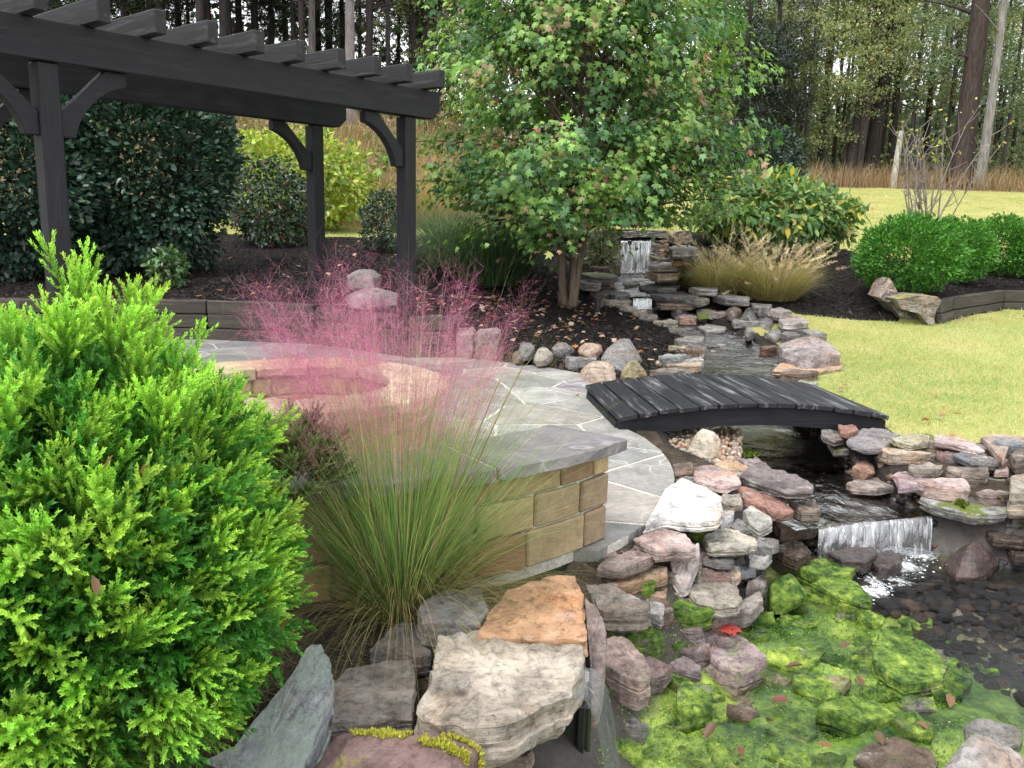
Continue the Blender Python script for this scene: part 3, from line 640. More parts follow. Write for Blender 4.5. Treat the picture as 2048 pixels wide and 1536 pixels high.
def plane_pts(poly,z,gx=0,gy=0):
    """pixel outline -> points on the plane z + gx dx + gy dy through its own centre"""
    cpx=np.mean(poly,axis=0); c=at(cpx[0],cpx[1],z); n=np.array([-gx,-gy,1.]); out=[]
    for p in poly:
        d=ray(*p); t=((c-EYE)@n)/(d@n); out.append(EYE+d*t)
    return np.array(out)
def finish_rock(o,ang=24,flat=False):
    me=o.data; me.polygons.foreach_set('use_smooth',np.ones(len(me.polygons),bool))
    if flat: me.polygons.foreach_set('use_smooth',np.zeros(len(me.polygons),bool)); return o
    try: me.set_sharp_from_angle(angle=math.radians(ang))
    except Exception: pass
    return o
BANKS={}; BIGROCK={}; HALFA=rock_mat('half_algae_stone',algae=.35)
def bank(key,label,loc,nm='stone_bank'):
    BANKS[key]=thing(nm,label,'stone bank',loc)
def rk(parent,col,z,th,poly,style='slab',g=(0,0),mat=None,label=None,name='stone',M=36,amp=.01,up=None,key=None,Y=None,cat='rock'):
    if parent in ('L','R') or (label and ('bank' in label or 'slab' in label or 'ledge' in label) and min(p[1] for p in poly)<1260): th*=.62
    pts=plane_pts(np.array(poly,float),z,*g) if Y is None else np.array([aty(p[0],p[1],Y+(q*1.0)) for p,q in zip(poly,[0]*len(poly))])
    V,Fc=rock_mesh(pts,th,style,M,amp,None,up)
    if parent is not None: o=part('stone',V,Fc,mat or ROCK,BANKS[parent])
    else:
        c=V.mean(0); c[2]=V[:,2].min(); o=obj(name,mesh(name,V-c,Fc),mat or ROCK,None,c); tag(o,label,cat)
    col=np.array(col); g_=col.mean(); col=(col*.72+g_*.28)*1.08; o.color=(*col,1); finish_rock(o,24,style=='slab')
    if key: BIGROCK[key]=(V,o)
    return o
def box_poly(x,y,w_,h_,n=9,j=.12):
    rgl=np.random.default_rng(int(x*7+y*13)); a=np.arange(n)/n*2*np.pi+rgl.uniform(0,1); r=1+rgl.uniform(-j,j,n)
    return [(x+w_/2*r[i]*math.cos(a[i]),y+h_/2*r[i]*math.sin(a[i])) for i in range(n)]
GREY=(.19,.18,.17); BEI=(.30,.26,.2); TANC=(.36,.27,.17); PINK=(.36,.25,.22); DKB=(.12,.095,.085); RED=(.28,.13,.09); ORG=(.48,.24,.10); CREAM=(.47,.39,.30); WHI=(.62,.6,.57); SLT=(.15,.16,.175); PUR=(.19,.14,.14); OLV=(.24,.21,.12); BRN=(.17,.125,.095)
R=lambda *a,**k: rk(*a,**k)
# --- foreground stones
R(None,ORG,.13,.11,[(955,1272),(979,1225),(1014,1186),(1100,1155),(1151,1153),(1166,1190),(1166,1237),(1176,1284),(1135,1276),(1088,1280)],g=(0,.12),label='flat orange sandstone slab lying behind the big cream slab',name='stone_slab',M=72,amp=.010)
R(None,(.42,.35,.27),.09,.15,[(873,1268),(951,1270),(1069,1278),(1174,1296),(1172,1335),(1147,1365),(1140,1385),(1088,1405),(1041,1436),(990,1451),(940,1455),(834,1440),(834,1409),(858,1370),(869,1296)],label='largest cream slab above the little spillway in the foreground',name='stone_slab',M=90,amp=.016,key='cream')
R(None,(.25,.215,.18),.01,.09,[(653,1378),(694,1339),(764,1323),(826,1311),(834,1354),(823,1436),(756,1444),(659,1448),(664,1401)],label='flat brown grey slab left of the big cream slab',name='stone_slab',M=64,amp=.006)
R(None,(.20,.21,.225),.13,.10,[(834,1218),(850,1198),(893,1179),(963,1180),(967,1198),(979,1222),(957,1245),(905,1250),(873,1252),(842,1245)],label='bluish slate block at the foot of the pink grass',name='stone_slab',M=60,amp=.006)
R(None,(.17,.165,.17),.04,.12,[(737,1300),(795,1249),(830,1243),(838,1268),(869,1276),(862,1310),(795,1315)],g=(0,.15),label='mottled dark slate wedged between the blue slate and the brown slab',name='stone_slab',M=48)
R(None,(.21,.12,.11),-.0,.3,[(600,1560),(625,1500),(670,1475),(717,1482),(764,1478),(834,1484),(932,1490),(1000,1530),(1030,1600),(820,1680),(620,1650)],'boulder',label='purple brown mossy boulder at the bottom edge below the cream slab',name='boulder',M=80,up=.10,key='mossfront',mat=rock_mat('lichen_boulder_stone',moss=-.9,mosscol=(.2,.2,.03)))
R(None,(.31,.34,.35),.03,.35,[(330,1620),(400,1530),(470,1490),(530,1415),(590,1340),(618,1288),(645,1280),(662,1320),(662,1390),(648,1450),(615,1520),(590,1620)],g=(.25,.5),label='upright blue grey lichened slab under the right side of the bright conifer',name='stone_slab',M=80,amp=.006,mat=rock_mat('lichen_stone',moss=.3,mosscol=(.25,.29,.26)))
R(None,(.27,.2,.18),-.0,.25,[(1168,1192),(1198,1225),(1213,1265),(1211,1330),(1200,1378),(1184,1384),(1178,1300)],g=(-.3,.9),label='upright pinkish grey slab against the right side of the orange slab',name='stone_slab',M=48)
R(None,(.38,.27,.22),-.22,.13,[(1213,1276),(1225,1270),(1264,1288),(1288,1315),(1303,1350),(1280,1362),(1241,1345),(1209,1328)],g=(0,.25),label='reddish cream block right of the orange slab above the algae pool',name='stone_slab',M=48)
R(None,(.07,.07,.075),-.38,.2,[(1178,1392),(1209,1401),(1225,1452),(1241,1515),(1209,1540),(1186,1510)],g=(0,.9),mat=ROCKW,label='wet black rock beside the little spillway',name='stone_slab',M=40)
R(None,(.26,.2,.15),-.12,.06,[(960,1500),(1041,1470),(1069,1500),(1057,1518),(998,1515)],label='small tan stone tucked under the front edge of the cream slab',name='stone_slab')
R(None,(.27,.23,.17),-.36,.05,[(1288,1245),(1296,1238),(1306,1246),(1318,1300),(1316,1350),(1308,1392),(1296,1392),(1290,1330)],g=(0,2.2),label='thin tan stone standing on edge at the pool margin',name='standing_stone')
for p,c,z in [([(790,1445),(840,1440),(850,1480),(800,1490)],BRN,-.12),([(1180,1395),(1205,1380),(1230,1390),(1225,1420),(1190,1425)],BRN,-.33),([(640,1440),(700,1455),(690,1490),(640,1490)],GREY,-.14),([(930,1200),(985,1180),(1010,1195),(975,1230)],GREY,.0),([(1190,1350),(1240,1345),(1270,1370),(1230,1400),(1190,1395)],DKB,-.36)]:
    pass
# --- left bank between patio and pool
bank('L','stacked slabs banked between the flagstone patio and the algae pool',at(1400,1180,-.3))
R(None,WHI,.03,.09,[(1331,978),(1365,955),(1413,975),(1445,996),(1444,1028),(1436,1040),(1385,1045),(1330,1038),(1290,1050),(1308,1022)],label='big white slab lying against the patio edge',name='stone_slab',M=64,amp=.008,mat=rock_mat('pale_stone'))
R(None,PINK,.0,.06,[(1388,934),(1431,931),(1472,949),(1483,966),(1451,978),(1401,968),(1388,958)],label='pale pink slab just beyond the big white slab',name='stone_slab',M=48)
R(None,(.15,.12,.115),.0,.06,[(1479,952),(1498,937),(1545,940),(1589,949),(1630,973),(1624,985),(1595,988),(1571,986),(1530,973),(1498,962)],label='dark brown slab jutting over the water left of the wide fall',name='stone_slab',M=60)
R(None,RED,-.06,.06,[(1475,975),(1530,987),(1568,1002),(1589,1022),(1577,1029),(1545,1033),(1524,1014),(1489,1000)],g=(-.15,.1),label='rust red slab under the dark brown slab',name='stone_slab',M=48)
R(None,(.40,.29,.26),-.02,.08,[(1267,1078),(1308,1057),(1337,1059),(1378,1075),(1393,1099),(1378,1104),(1349,1101),(1311,1105),(1284,1093)],label='broad pink slab in front of the white slab',name='stone_slab',M=56)
R(None,(.36,.33,.26),-.1,.07,[(1404,1075),(1431,1063),(1472,1060),(1513,1078),(1513,1090),(1486,1098),(1419,1100)],label='beige layered slab right of the broad pink slab',name='stone_slab',M=52)
R(None,(.30,.26,.2),-.24,.10,[(1369,1183),(1393,1166),(1472,1166),(1483,1198),(1472,1212),(1442,1215),(1393,1206)],label='beige ledge block above the algae pool',name='stone_slab',M=52)
R(None,(.23,.19,.165),-.33,.11,[(1393,1221),(1442,1223),(1486,1201),(1521,1183),(1527,1204),(1501,1228),(1442,1240),(1401,1240)],label='brown slab with pale broken edge directly under the beige ledge block',name='stone_slab',M=52)
R(None,(.145,.135,.13),-.34,.12,[(1328,1245),(1352,1186),(1385,1200),(1395,1235),(1410,1270),(1412,1290),(1360,1297),(1322,1290)],g=(.1,.8),label='steep dark grey slab leaning at the pool edge',name='stone_slab',M=48)
R(None,(.20,.165,.135),-.12,.14,[(1167,1172),(1217,1166),(1249,1186),(1299,1207),(1296,1228),(1246,1231),(1208,1228),(1187,1201)],label='brown block beside the orange slab at the foot of the bank',name='stone_slab',M=52)
for c,z,th,poly,*g in [(TANC,-.02,.06,[(1431,928),(1451,920),(1498,934),(1495,949),(1472,955)]),(PUR,-.06,.05,[(1475,920),(1512,916),(1545,938),(1498,937)]),
 (BRN,-.1,.11,[(1577,1007),(1630,1000),(1642,1023),(1603,1024)]),(BEI,-.03,.06,[(1444,990),(1480,987),(1486,1008),(1466,1011),(1442,1005)]),(( .3,.29,.25),-.08,.07,[(1486,1022),(1504,1010),(1542,1037),(1545,1049),(1521,1062),(1498,1049)],(-.2,.25)),
 ((.4,.38,.36),-.06,.08,[(1445,1019),(1469,1022),(1466,1037),(1442,1043)]),(SLT,-.16,.06,[(1404,1098),(1466,1114),(1469,1127),(1436,1126),(1404,1117)]),(GREY,-.1,.06,[(1455,1045),(1482,1040),(1500,1062),(1470,1062)]),
 (GREY,-.15,.07,[(1513,1078),(1550,1077),(1559,1090),(1539,1096),(1513,1093)]),((.33,.31,.29),-.2,.07,[(1489,1101),(1530,1095),(1545,1111),(1530,1124),(1500,1123)]),(PUR,-.22,.07,[(1401,1125),(1436,1122),(1460,1142),(1463,1160),(1420,1158),(1395,1150)]),
 (CREAM,-.24,.07,[(1460,1135),(1478,1134),(1483,1148),(1475,1158),(1460,1158)],(0,.4)),(SLT,-.24,.06,[(1475,1128),(1513,1131),(1512,1141),(1480,1147)]),((.38,.32,.31),-.13,.1,[(1340,1120),(1398,1085),(1400,1112),(1378,1168),(1362,1172),(1345,1148)],(.1,.8)),
 ((.25,.19,.17),-.05,.07,[(1196,1137),(1214,1107),(1267,1100),(1308,1113),(1296,1123),(1243,1141)]),((.29,.22,.14),-.12,.08,[(1199,1157),(1261,1142),(1296,1128),(1334,1134),(1335,1153),(1302,1157),(1261,1172),(1237,1172)]),
 ((.36,.23,.15),-.2,.08,[(1267,1185),(1296,1175),(1334,1175),(1331,1199),(1308,1196)]),((.28,.27,.25),-.2,.09,[(1293,1198),(1331,1213),(1325,1238),(1299,1228)]),(DKB,-.3,.1,[(1500,1150),(1530,1140),(1535,1170),(1490,1185)]),(DKB,-.28,.1,[(1300,1230),(1335,1235),(1330,1270),(1290,1262)]),
 (GREY,-.24,.08,[(1340,1168),(1372,1172),(1368,1192),(1335,1190)]),(BRN,-.38,.09,[(1385,1245),(1440,1240),(1450,1262),(1400,1270)]),(BRN,.0,.06,[(1345,930),(1385,925),(1388,945),(1350,952)]),(GREY,-.01,.07,[(1352,958),(1388,956),(1388,972),(1360,975)]),
 (BRN,-.3,.12,[(1545,1040),(1620,1035),(1640,1052),(1560,1062)]),(DKB,-.14,.08,[(1490,1060),(1520,1066),(1512,1078),(1480,1070)]),(GREY,-.06,.09,[(1230,1085),(1275,1078),(1285,1098),(1235,1104)]),(BEI,-.18,.09,[(1380,1108),(1405,1120),(1400,1150),(1372,1140)])]:
    R('L',c,z,th,poly,g=g[0] if g else (0,0))
# --- right bank
bank('R','tumbled slabs banked along the lawn side of the lower stream',at(1900,950,-.2))
R(None,(.22,.2,.2),.0,.06,[(1693,880),(1725,858),(1759,858),(1803,870),(1783,882),(1764,900),(1730,902),(1696,889)],label='grey slab at the lawn edge nearest the bridge',name='stone_slab',M=48)
R(None,(.30,.28,.17),.03,.06,[(1783,875),(1818,868),(1861,870),(1856,885),(1822,891),(1791,883)],label='olive tan slab overlapping the grey slab at the lawn edge',name='stone_slab',M=40)
R(None,(.30,.21,.22),-.1,.05,[(1788,948),(1842,936),(1883,931),(1888,943),(1849,973),(1800,977)],label='purple pink slab tilted towards the water above the wide fall',name='stone_slab',M=44)
R(None,(.24,.235,.22),-.1,.1,[(1864,928),(1903,919),(1963,936),(2012,950),(2010,962),(1939,956),(1878,951)],mat=ROCKM,label='upper of the two mossy grey slabs on the right bank',name='stone_slab',M=56,key='moss1')
R(None,(.28,.27,.26),-.17,.11,[(1839,992),(1852,977),(1910,979),(1988,989),(2017,1011),(2012,1028),(1949,1030),(1900,1019),(1847,1003)],mat=ROCKM,label='lower mossy grey slab overhanging the dark water on the right bank',name='stone_slab',M=64,key='moss2')
R(None,(.30,.16,.10),-.13,.12,[(1706,933),(1718,916),(1752,931),(1752,946),(1728,951)],'boulder',label='small orange brown block in the water above the wide fall',name='boulder',up=.03)
R(None,(.24,.19,.165),-.19,.07,[(1693,967),(1730,955),(1783,958),(1796,973),(1757,980),(1706,977)],mat=rock_mat('damp_stone'),label='damp brown slab awash right of the wide fall crest',name='stone_slab',M=40)
R(None,(.17,.105,.09),-.44,.2,box_poly(1938,1132,98,52,10,.1),'boulder',mat=ROCKW,label='round wet red brown boulder below the right side of the wide fall',name='boulder',M=56,up=.13)
R(None,(.36,.26,.20),.02,.07,[(1961,875),(1988,868),(2060,875),(2060,888),(2020,886),(2007,924),(1983,897)],label='pink orange slab at the right edge beside the lawn',name='stone_slab',M=40)
for c,z,th,poly,mt in [(RED,.03,.06,[(1676,851),(1706,849),(1718,860),(1696,870),(1681,865)],None),((.42,.3,.28),.02,.05,[(1866,875),(1873,870),(1939,882),(1971,902),(1963,904),(1910,892),(1869,885)],None),
 (BRN,-.05,.07,[(1796,899),(1849,892),(1876,912),(1866,919),(1825,911)],None),(RED,-.04,.08,[(1861,887),(1910,885),(1907,912),(1881,915)],None),(SLT,-.01,.06,[(1905,909),(1939,899),(2002,924),(1993,931),(1944,929)],None),
 (BEI,-.1,.06,[(1749,916),(1769,911),(1815,926),(1808,933),(1759,926)],None),(BEI,-.02,.26,[(2022,952),(2060,945),(2085,985),(2020,985)],None),(BRN,.02,.12,[(2022,912),(2034,897),(2070,895),(2075,920),(2030,926)],None),
 (GREY,-.02,.06,[(1642,862),(1670,858),(1692,878),(1668,884),(1645,874)],None),(GREY,-.09,.07,[(1655,882),(1690,886),(1700,900),(1668,902)],ROCKM),(DKB,-.13,.08,[(1700,902),(1745,905),(1752,922),(1715,924)],None),(BRN,-.1,.08,[(1815,915),(1865,918),(1862,940),(1815,940)],None),
 (DKB,-.22,.08,[(1790,980),(1850,975),(1850,1000),(1800,998)],ROCKW),(DKB,-.27,.09,[(1795,1000),(1840,1003),(1835,1020),(1800,1018)],ROCKW),((.25,.14,.07),-.43,.06,[(1842,1084),(1866,1074),(1915,1086),(1900,1094),(1861,1093)],ROCKW),
 (DKB,-.35,.12,[(1655,1106),(1701,1096),(1745,1096),(1757,1108),(1735,1123),(1686,1123)],ROCKW),(DKB,-.38,.1,[(1742,1122),(1757,1105),(1783,1099),(1807,1115),(1800,1130),(1759,1140)],ROCKW),((.13,.1,.08),-.32,.12,[(1550,1093),(1579,1081),(1606,1088),(1623,1105),(1594,1120),(1565,1108)],ROCKW),
 (SLT,-.44,.12,[(1990,1105),(2020,1100),(2032,1122),(2000,1130)],ROCKW),(BRN,-.3,.08,[(1972,1062),(2030,1055),(2060,1070),(2050,1085),(1990,1080)],ROCKW),(BRN,-.36,.1,[(2010,1090),(2060,1085),(2070,1110),(2030,1112)],ROCKW),(BRN,-.2,.1,[(2020,1000),(2060,995),(2080,1040),(2025,1038)],None),
 (PINK,-.05,.06,[(1985,925),(2015,928),(2018,945),(1990,945)],None),(GREY,-.24,.1,[(2005,1035),(2060,1030),(2070,1052),(2015,1052)],None),(BRN,-.30,.1,[(1600,1015),(1640,1018),(1642,1040),(1605,1042)],ROCKW),(DKB,-.3,.3,[(1640,1048),(1740,1040),(1850,1034),(1900,1040),(1880,1020),(1760,1020),(1640,1030)],ROCKW),(DKB,-.33,.14,[(1860,1030),(1960,1035),(2010,1040),(1990,1060),(1890,1055)],ROCKW)]:
    R('R',c,z,th,poly,mat=mt)
# --- stones in the algae pool
R(None,(.3,.24,.2),-.36,.14,box_poly(1576,1178,86,44,10),'boulder',mat=ROCKA,label='cream brown boulder hung with green algae at the top of the pool',name='boulder',M=48,up=.07)
R(None,(.2,.18,.16),-.385,.1,[(1587,1130),(1647,1115),(1685,1127),(1716,1130),(1700,1153),(1640,1156)],mat=ROCKA,label='flat rock under green algae directly below the wide fall',name='stone_slab',M=44)
R(None,(.34,.33,.27),-.395,.1,[(1621,1166),(1663,1153),(1716,1168),(1745,1193),(1740,1212),(1685,1197)],mat=ROCKA,label='wedge of pale rock streaked with bright algae beside the foam',name='stone_slab',M=48)
R(None,(.30,.21,.2),-.40,.12,[(1413,1308),(1438,1267),(1476,1267),(1533,1308),(1536,1325),(1479,1348),(1435,1335)],mat=HALFA,label='pink topped rock ringed with algae near the left pool margin',name='stone_slab',M=52)
R(None,(.26,.26,.2),-.40,.1,[(1746,1308),(1761,1257),(1789,1260),(1875,1301),(1894,1340),(1887,1358),(1811,1370),(1780,1355),(1748,1330)],mat=ROCKA,label='large block covered in yellow green algae in the middle of the pool',name='stone_slab',M=56)
R(None,(.33,.3,.28),-.33,.2,[(1882,1530),(1906,1490),(1957,1467),(2001,1489),(2060,1520),(2070,1580),(1890,1590)],'boulder',label='cream and grey boulder in the lower right corner',name='boulder',M=64,up=.08)
R(None,(.22,.22,.18),-.42,.1,[(1354,1380),(1370,1363),(1424,1372),(1424,1420),(1380,1433),(1352,1415)],mat=ROCKA,label='square algae covered block near the spillway',name='stone_slab',M=40)
# --- upper stream stones
def gz(px,py,dz=0): return float(hit(px,py)[2]+dz)
bank('S','rounded stones and slabs edging the upper stream beyond the bridge',hit(1450,690))
R(None,(.27,.22,.21),.16,.3,[(1566,690),(1595,676),(1630,674),(1660,686),(1687,710),(1682,720),(1619,724),(1572,706)],'boulder',label='big flat topped brown boulder where the lawn meets the stream',name='boulder',M=64,up=.05)
R(None,(.42,.27,.15),.04,.1,[(1545,742),(1560,727),(1630,729),(1683,723),(1686,737),(1619,746)],label='flat orange slab beside the far right bridge corner',name='stone_slab',M=44)
R(None,(.20,.195,.19),.12,.25,[(1196,722),(1213,700),(1246,682),(1289,696),(1279,714),(1250,726),(1226,730)],'boulder',label='grey pointed boulder in the dark mulch by the patio edge',name='boulder',M=56,up=.16)
R(None,(.42,.30,.21),.06,.16,[(1153,742),(1168,730),(1214,730),(1235,738),(1229,755),(1179,758),(1159,753)],'boulder',label='orange and white block on the patio edge left of the bridge',name='boulder',M=48,up=.08)
R(None,(.25,.21,.09),.06,.14,[(1232,752),(1247,740),(1270,735),(1291,742),(1294,751),(1262,758)],'boulder',label='olive yellow pointed stone touching the bridge corner',name='boulder',M=40,up=.13)
R(None,(.12,.115,.11),.2,.3,[(1472,650),(1493,632),(1513,634),(1522,652),(1496,657)],'boulder',label='dark leaning boulder at the bend of the upper stream',name='boulder',M=40,up=.16)
R(None,(.13,.12,.11),.17,.28,[(1504,655),(1519,640),(1554,642),(1559,657),(1531,665),(1507,661)],'boulder',label='dark rough boulder right of the leaning one at the stream bend',name='boulder',M=40,up=.12)
for c,dz,th,poly,st,mt in [((.3,.26,.24),.12,.08,[(1516,622),(1560,616),(1584,625),(1560,631)],0,None),((.3,.27,.24),.1,.14,[(1557,649),(1566,628),(1598,633),(1619,654),(1584,663),(1566,661)],0,None),(GREY,.08,.1,[(1598,660),(1630,660),(1654,672),(1619,673)],0,None),(GREY,.08,.12,[(1531,670),(1548,660),(1566,674),(1554,680)],1,ROCKM),
 ((.27,.25,.22),.12,.12,[(1378,645),(1422,640),(1455,651),(1452,670),(1413,676),(1396,663)],0,None),(PINK,.1,.1,[(1349,633),(1373,626),(1393,629),(1393,640),(1361,641)],0,None),(SLT,.08,.08,[(1343,622),(1352,612),(1375,622),(1355,628)],0,None),((.2,.19,.15),.12,.16,[(1384,630),(1411,618),(1431,618),(1443,636),(1413,642),(1393,638)],1,ROCKM),
 (BRN,.12,.2,[(1449,630),(1469,614),(1484,616),(1481,633),(1460,645)],1,None),(GREY,.06,.1,[(1431,684),(1455,676),(1478,686),(1475,693),(1446,694)],1,None),(GREY,.1,.1,[(1349,680),(1373,673),(1411,676),(1402,690),(1355,691)],0,None),(BRN,.08,.1,[(1364,697),(1405,692),(1411,704),(1373,706)],0,None),
 (PINK,.05,.16,[(1408,722),(1420,706),(1443,718),(1431,726)],1,None),((.33,.28,.26),.1,.06,[(1402,688),(1417,680),(1452,696),(1443,701)],0,None),((.22,.23,.22),.07,.08,[(1317,717),(1337,708),(1373,711),(1361,722),(1326,725)],0,None),((.3,.29,.27),.05,.1,[(1364,728),(1402,714),(1408,726),(1373,733)],0,None),
 (DKB,.1,.1,[(1458,730),(1496,723),(1519,732),(1487,737)],0,ROCKW),((.3,.16,.09),.1,.07,[(1519,696),(1545,691),(1563,696),(1531,702)],0,ROCKW),((.38,.25,.17),.08,.14,[(1155,702),(1164,690),(1209,697),(1203,713),(1168,712)],1,None),(GREY,.07,.1,[(1105,700),(1125,690),(1150,698),(1140,710),(1110,710)],1,None),(BEI,.05,.1,[(1066,710),(1085,702),(1108,712),(1095,720),(1072,720)],1,None),
 (GREY,.03,.06,[(1130,716),(1195,714),(1192,722),(1140,724)],0,None),(GREY,.06,.1,[(1036,698),(1052,690),(1072,698),(1060,710),(1042,710)],1,None),(BRN,.04,.08,[(1020,712),(1040,706),(1058,718),(1040,726)],1,None),(GREY,.05,.08,[(1300,745),(1340,736),(1372,742),(1352,750)],0,None),(BRN,.05,.08,[(1560,748),(1600,740),(1640,748),(1600,756)],0,None),
 (GREY,.08,.08,[(1560,668),(1590,664),(1600,674),(1575,680)],0,None),(GREY,.1,.08,[(1500,606),(1545,612),(1540,622),(1505,618)],0,None),(BRN,.05,.09,[(1405,728),(1440,726),(1450,738),(1415,740)],0,ROCKW),(GREY,.07,.08,[(1485,660),(1510,662),(1512,672),(1490,672)],1,None)]:
    cx,cy=np.mean(poly,axis=0); z=gz(cx,cy*.5+max(p[1] for p in poly)*.5)+.03
    y0=min(p[1] for p in poly); hp=max(p[1] for p in poly)-y0; ds=np.linalg.norm(hit(cx,y0+hp)-EYE); k_=.62; p2=[(p[0],y0+(p[1]-y0)*k_) for p in poly]; t2=(1-k_)*hp*ds/1700
    t2=min(max(t2,.06),.12); R('S',c,z+t2*(.5 if st else .8),t2+.05,p2,'boulder' if st else 'slab',mat=mt,up=t2*.9 if st else None,M=36)
# layered slabs above the small fall and the far waterfall
bank('W','layered mossy slabs stacked around the far waterfall',hit(1330,590))
for c,Y,dz,th,poly,mt in [(GREY,0,.14,.1,[(1276,575),(1314,566),(1349,578),(1352,588),(1314,586)],None),((.16,.15,.14),0,.1,.08,[(1300,590),(1345,586),(1400,594),(1395,604),(1330,602)],None),((.35,.34,.32),0,.16,.07,[(1376,578),(1405,573),(1438,580),(1432,590),(1395,586)],None),((.26,.25,.23),0,.12,.09,[(1425,594),(1460,589),(1500,600),(1498,610),(1450,606)],None),
 (BRN,0,.06,.1,[(1310,604),(1360,602),(1400,608),(1385,618),(1320,616)],None),((.24,.23,.21),0,.1,.08,[(1340,598),(1390,590),(1420,604),(1400,612)],ROCKM),((.40,.3,.2),0,.15,.12,[(1288,545),(1340,537),(1361,546),(1355,558),(1314,561)],None),((.33,.32,.3),0,.1,.1,[(1261,558),(1296,553),(1300,566),(1265,570)],ROCKY),
 ((.4,.33,.3),0,.15,.1,[(1296,535),(1337,525),(1364,529),(1355,540),(1310,541)],None),((.45,.27,.13),0,.18,.1,[(1343,521),(1378,516),(1384,525),(1346,528)],None),((.3,.26,.24),0,.18,.1,[(1360,506),(1392,504),(1396,516),(1365,518)],None),((.22,.2,.18),0,.25,.2,[(1337,498),(1362,491),(1395,497),(1388,510),(1345,512)],ROCKY),
 ((.26,.25,.23),0,.1,.2,[(1156,566),(1178,556),(1204,574),(1196,582),(1165,578)],ROCKY),(GREY,0,.12,.2,[(1160,548),(1200,545),(1236,556),(1225,566),(1180,562)],ROCKM),(GREY,0,.08,.14,[(1205,585),(1240,580),(1262,598),(1230,602)],None),((.2,.18,.16),0,.15,.1,[(1245,566),(1275,562),(1280,574),(1250,578)],None)]:
    cx,cy=np.mean(poly,axis=0); z=gz(cx,cy*.5+max(p[1] for p in poly)*.5)+.03; y0=min(p[1] for p in poly); hp=max(p[1] for p in poly)-y0; ds=np.linalg.norm(hit(cx,y0+hp)-EYE); k_=.55; p2=[(p[0],y0+(p[1]-y0)*k_) for p in poly]; t2=(1-k_)*hp*ds/1700
    t2=min(max(t2,.05),.09); R('W',c,z+t2*.8+dz*.15,t2+.02,p2,mat=mt,M=34)
YF=15.0
def vrock(c,poly,Y,depth,label=None,parent='W',mat=None,name='boulder'):
    """a block seen from the front: outline at distance Y, body going back by depth"""
    P=np.array([aty(p[0],p[1],Y) for p in poly]); V,Fc=rock_mesh(np.stack([P[:,0],P[:,2],-P[:,1]],-1),depth,'slab',30,.03)
    V=np.stack([V[:,0],-V[:,2],V[:,1]],-1)
    if label is None: o=part('stone',V,Fc,mat or ROCK,BANKS[parent])
    else: cc=V.mean(0); cc[2]=V[:,2].min(); o=obj(name,mesh(name,V-cc,Fc),mat or ROCK,None,cc); tag(o,label,'rock')
    o.color=(*c,1); fixn(o); return finish_rock(o)
vrock((.21,.2,.18),[(1240,465),(1290,460),(1336,461),(1342,468),(1338,477),(1290,474),(1246,476)],14.75,.6,'long flat slab capping the top of the far waterfall',name='stone_slab')
vrock((.27,.23,.22),[(1340,470),(1360,462),(1384,461),(1386,484),(1361,491),(1343,486)],14.9,.4,'pinkish grey block right of the far waterfall cap')
vrock((.24,.21,.18),[(1303,482),(1338,479),(1338,502),(1306,503)],14.75,.5)
vrock((.2,.18,.16),[(1300,506),(1325,504),(1338,520),(1330,534),(1300,534)],14.65,.4)
vrock((.2,.18,.15),[(1206,488),(1234,478),(1241,500),(1241,548),(1208,555)],14.6,.5,mat=ROCKM)
vrock((.2,.17,.15),[(1160,520),(1204,508),(1210,552),(1165,556)],14.3,.5,mat=ROCKM)
vrock((.09,.085,.08),[(1232,474),(1345,472),(1345,550),(1232,550)],15.2,.5,mat=ROCKW)
# stones by the pergola and at the ends of the timber walls
R(None,(.22,.21,.19),gz(730,575)+.16,.3,[(694,556),(700,540),(745,538),(768,556),(762,572),(712,574)],'boulder',label='squared grey boulder in the mulch between the right pergola posts',name='boulder',M=44,up=.08)
R(None,(.25,.22,.21),gz(740,600)+.1,.22,[(690,590),(715,578),(770,580),(796,590),(770,600),(710,600)],'boulder',label='low grey stone in front of the squared boulder between pergola posts',name='boulder',M=40,up=.05)
def block(px0,px1,pyt,pyb,dep,c,label,seed):
    b=at((px0+px1)/2,pyb,-.01); Y=b[1]; zt=aty((px0+px1)/2,pyt,Y)[2]; x0=aty(px0,pyb,Y)[0]; x1=aty(px1,pyb,Y)[0]
    V,Fc=boxm((0,0,0),(x1-x0,0,0),(0,dep,0),(0,0,zt+.06),.03,.02,seed); o=obj('stone_block',mesh('stone_block',V,Fc),ROCK,None,(x0,Y,-.06)); fixn(o); o.color=(*c,1); tag(o,label,'stone block')
    s=o.modifiers.new('s','SUBSURF'); s.subdivision_type='SIMPLE'; s.levels=s.render_levels=3; t=bpy.data.textures.new('rough','CLOUDS'); t.noise_scale=.12; d=o.modifiers.new('d','DISPLACE'); d.texture=t; d.strength=.04; return o
block(911,950,664,718,.3,(.27,.21,.21),'left of two upright purple grey stone blocks ending the tie wall',1)
block(953,998,663,722,.3,(.22,.19,.18),'right of two upright purple grey stone blocks ending the tie wall',2)
vrock((.33,.27,.25),[(1749,592),(1760,568),(1771,555),(1782,558),(1790,575),(1798,590),(1766,604)],11.3,.25,'pale pointed rock in the mulch left of the stump like rock')
vrock((.25,.235,.21),[(1790,597),(1830,591),(1876,593),(1884,603),(1874,620),(1868,652),(1855,648),(1840,628),(1800,618)],10.95,.5,'grey layered stump like rock with yellow moss top at the timber wall end',mat=rock_mat('stump_stone',moss=-.3,mosscol=(.2,.2,.02)))
vrock((.12,.11,.1),[(1775,603),(1800,600),(1845,615),(1850,640),(1800,636)],11.1,.4,'low dark stone tucked left of the stump like rock')
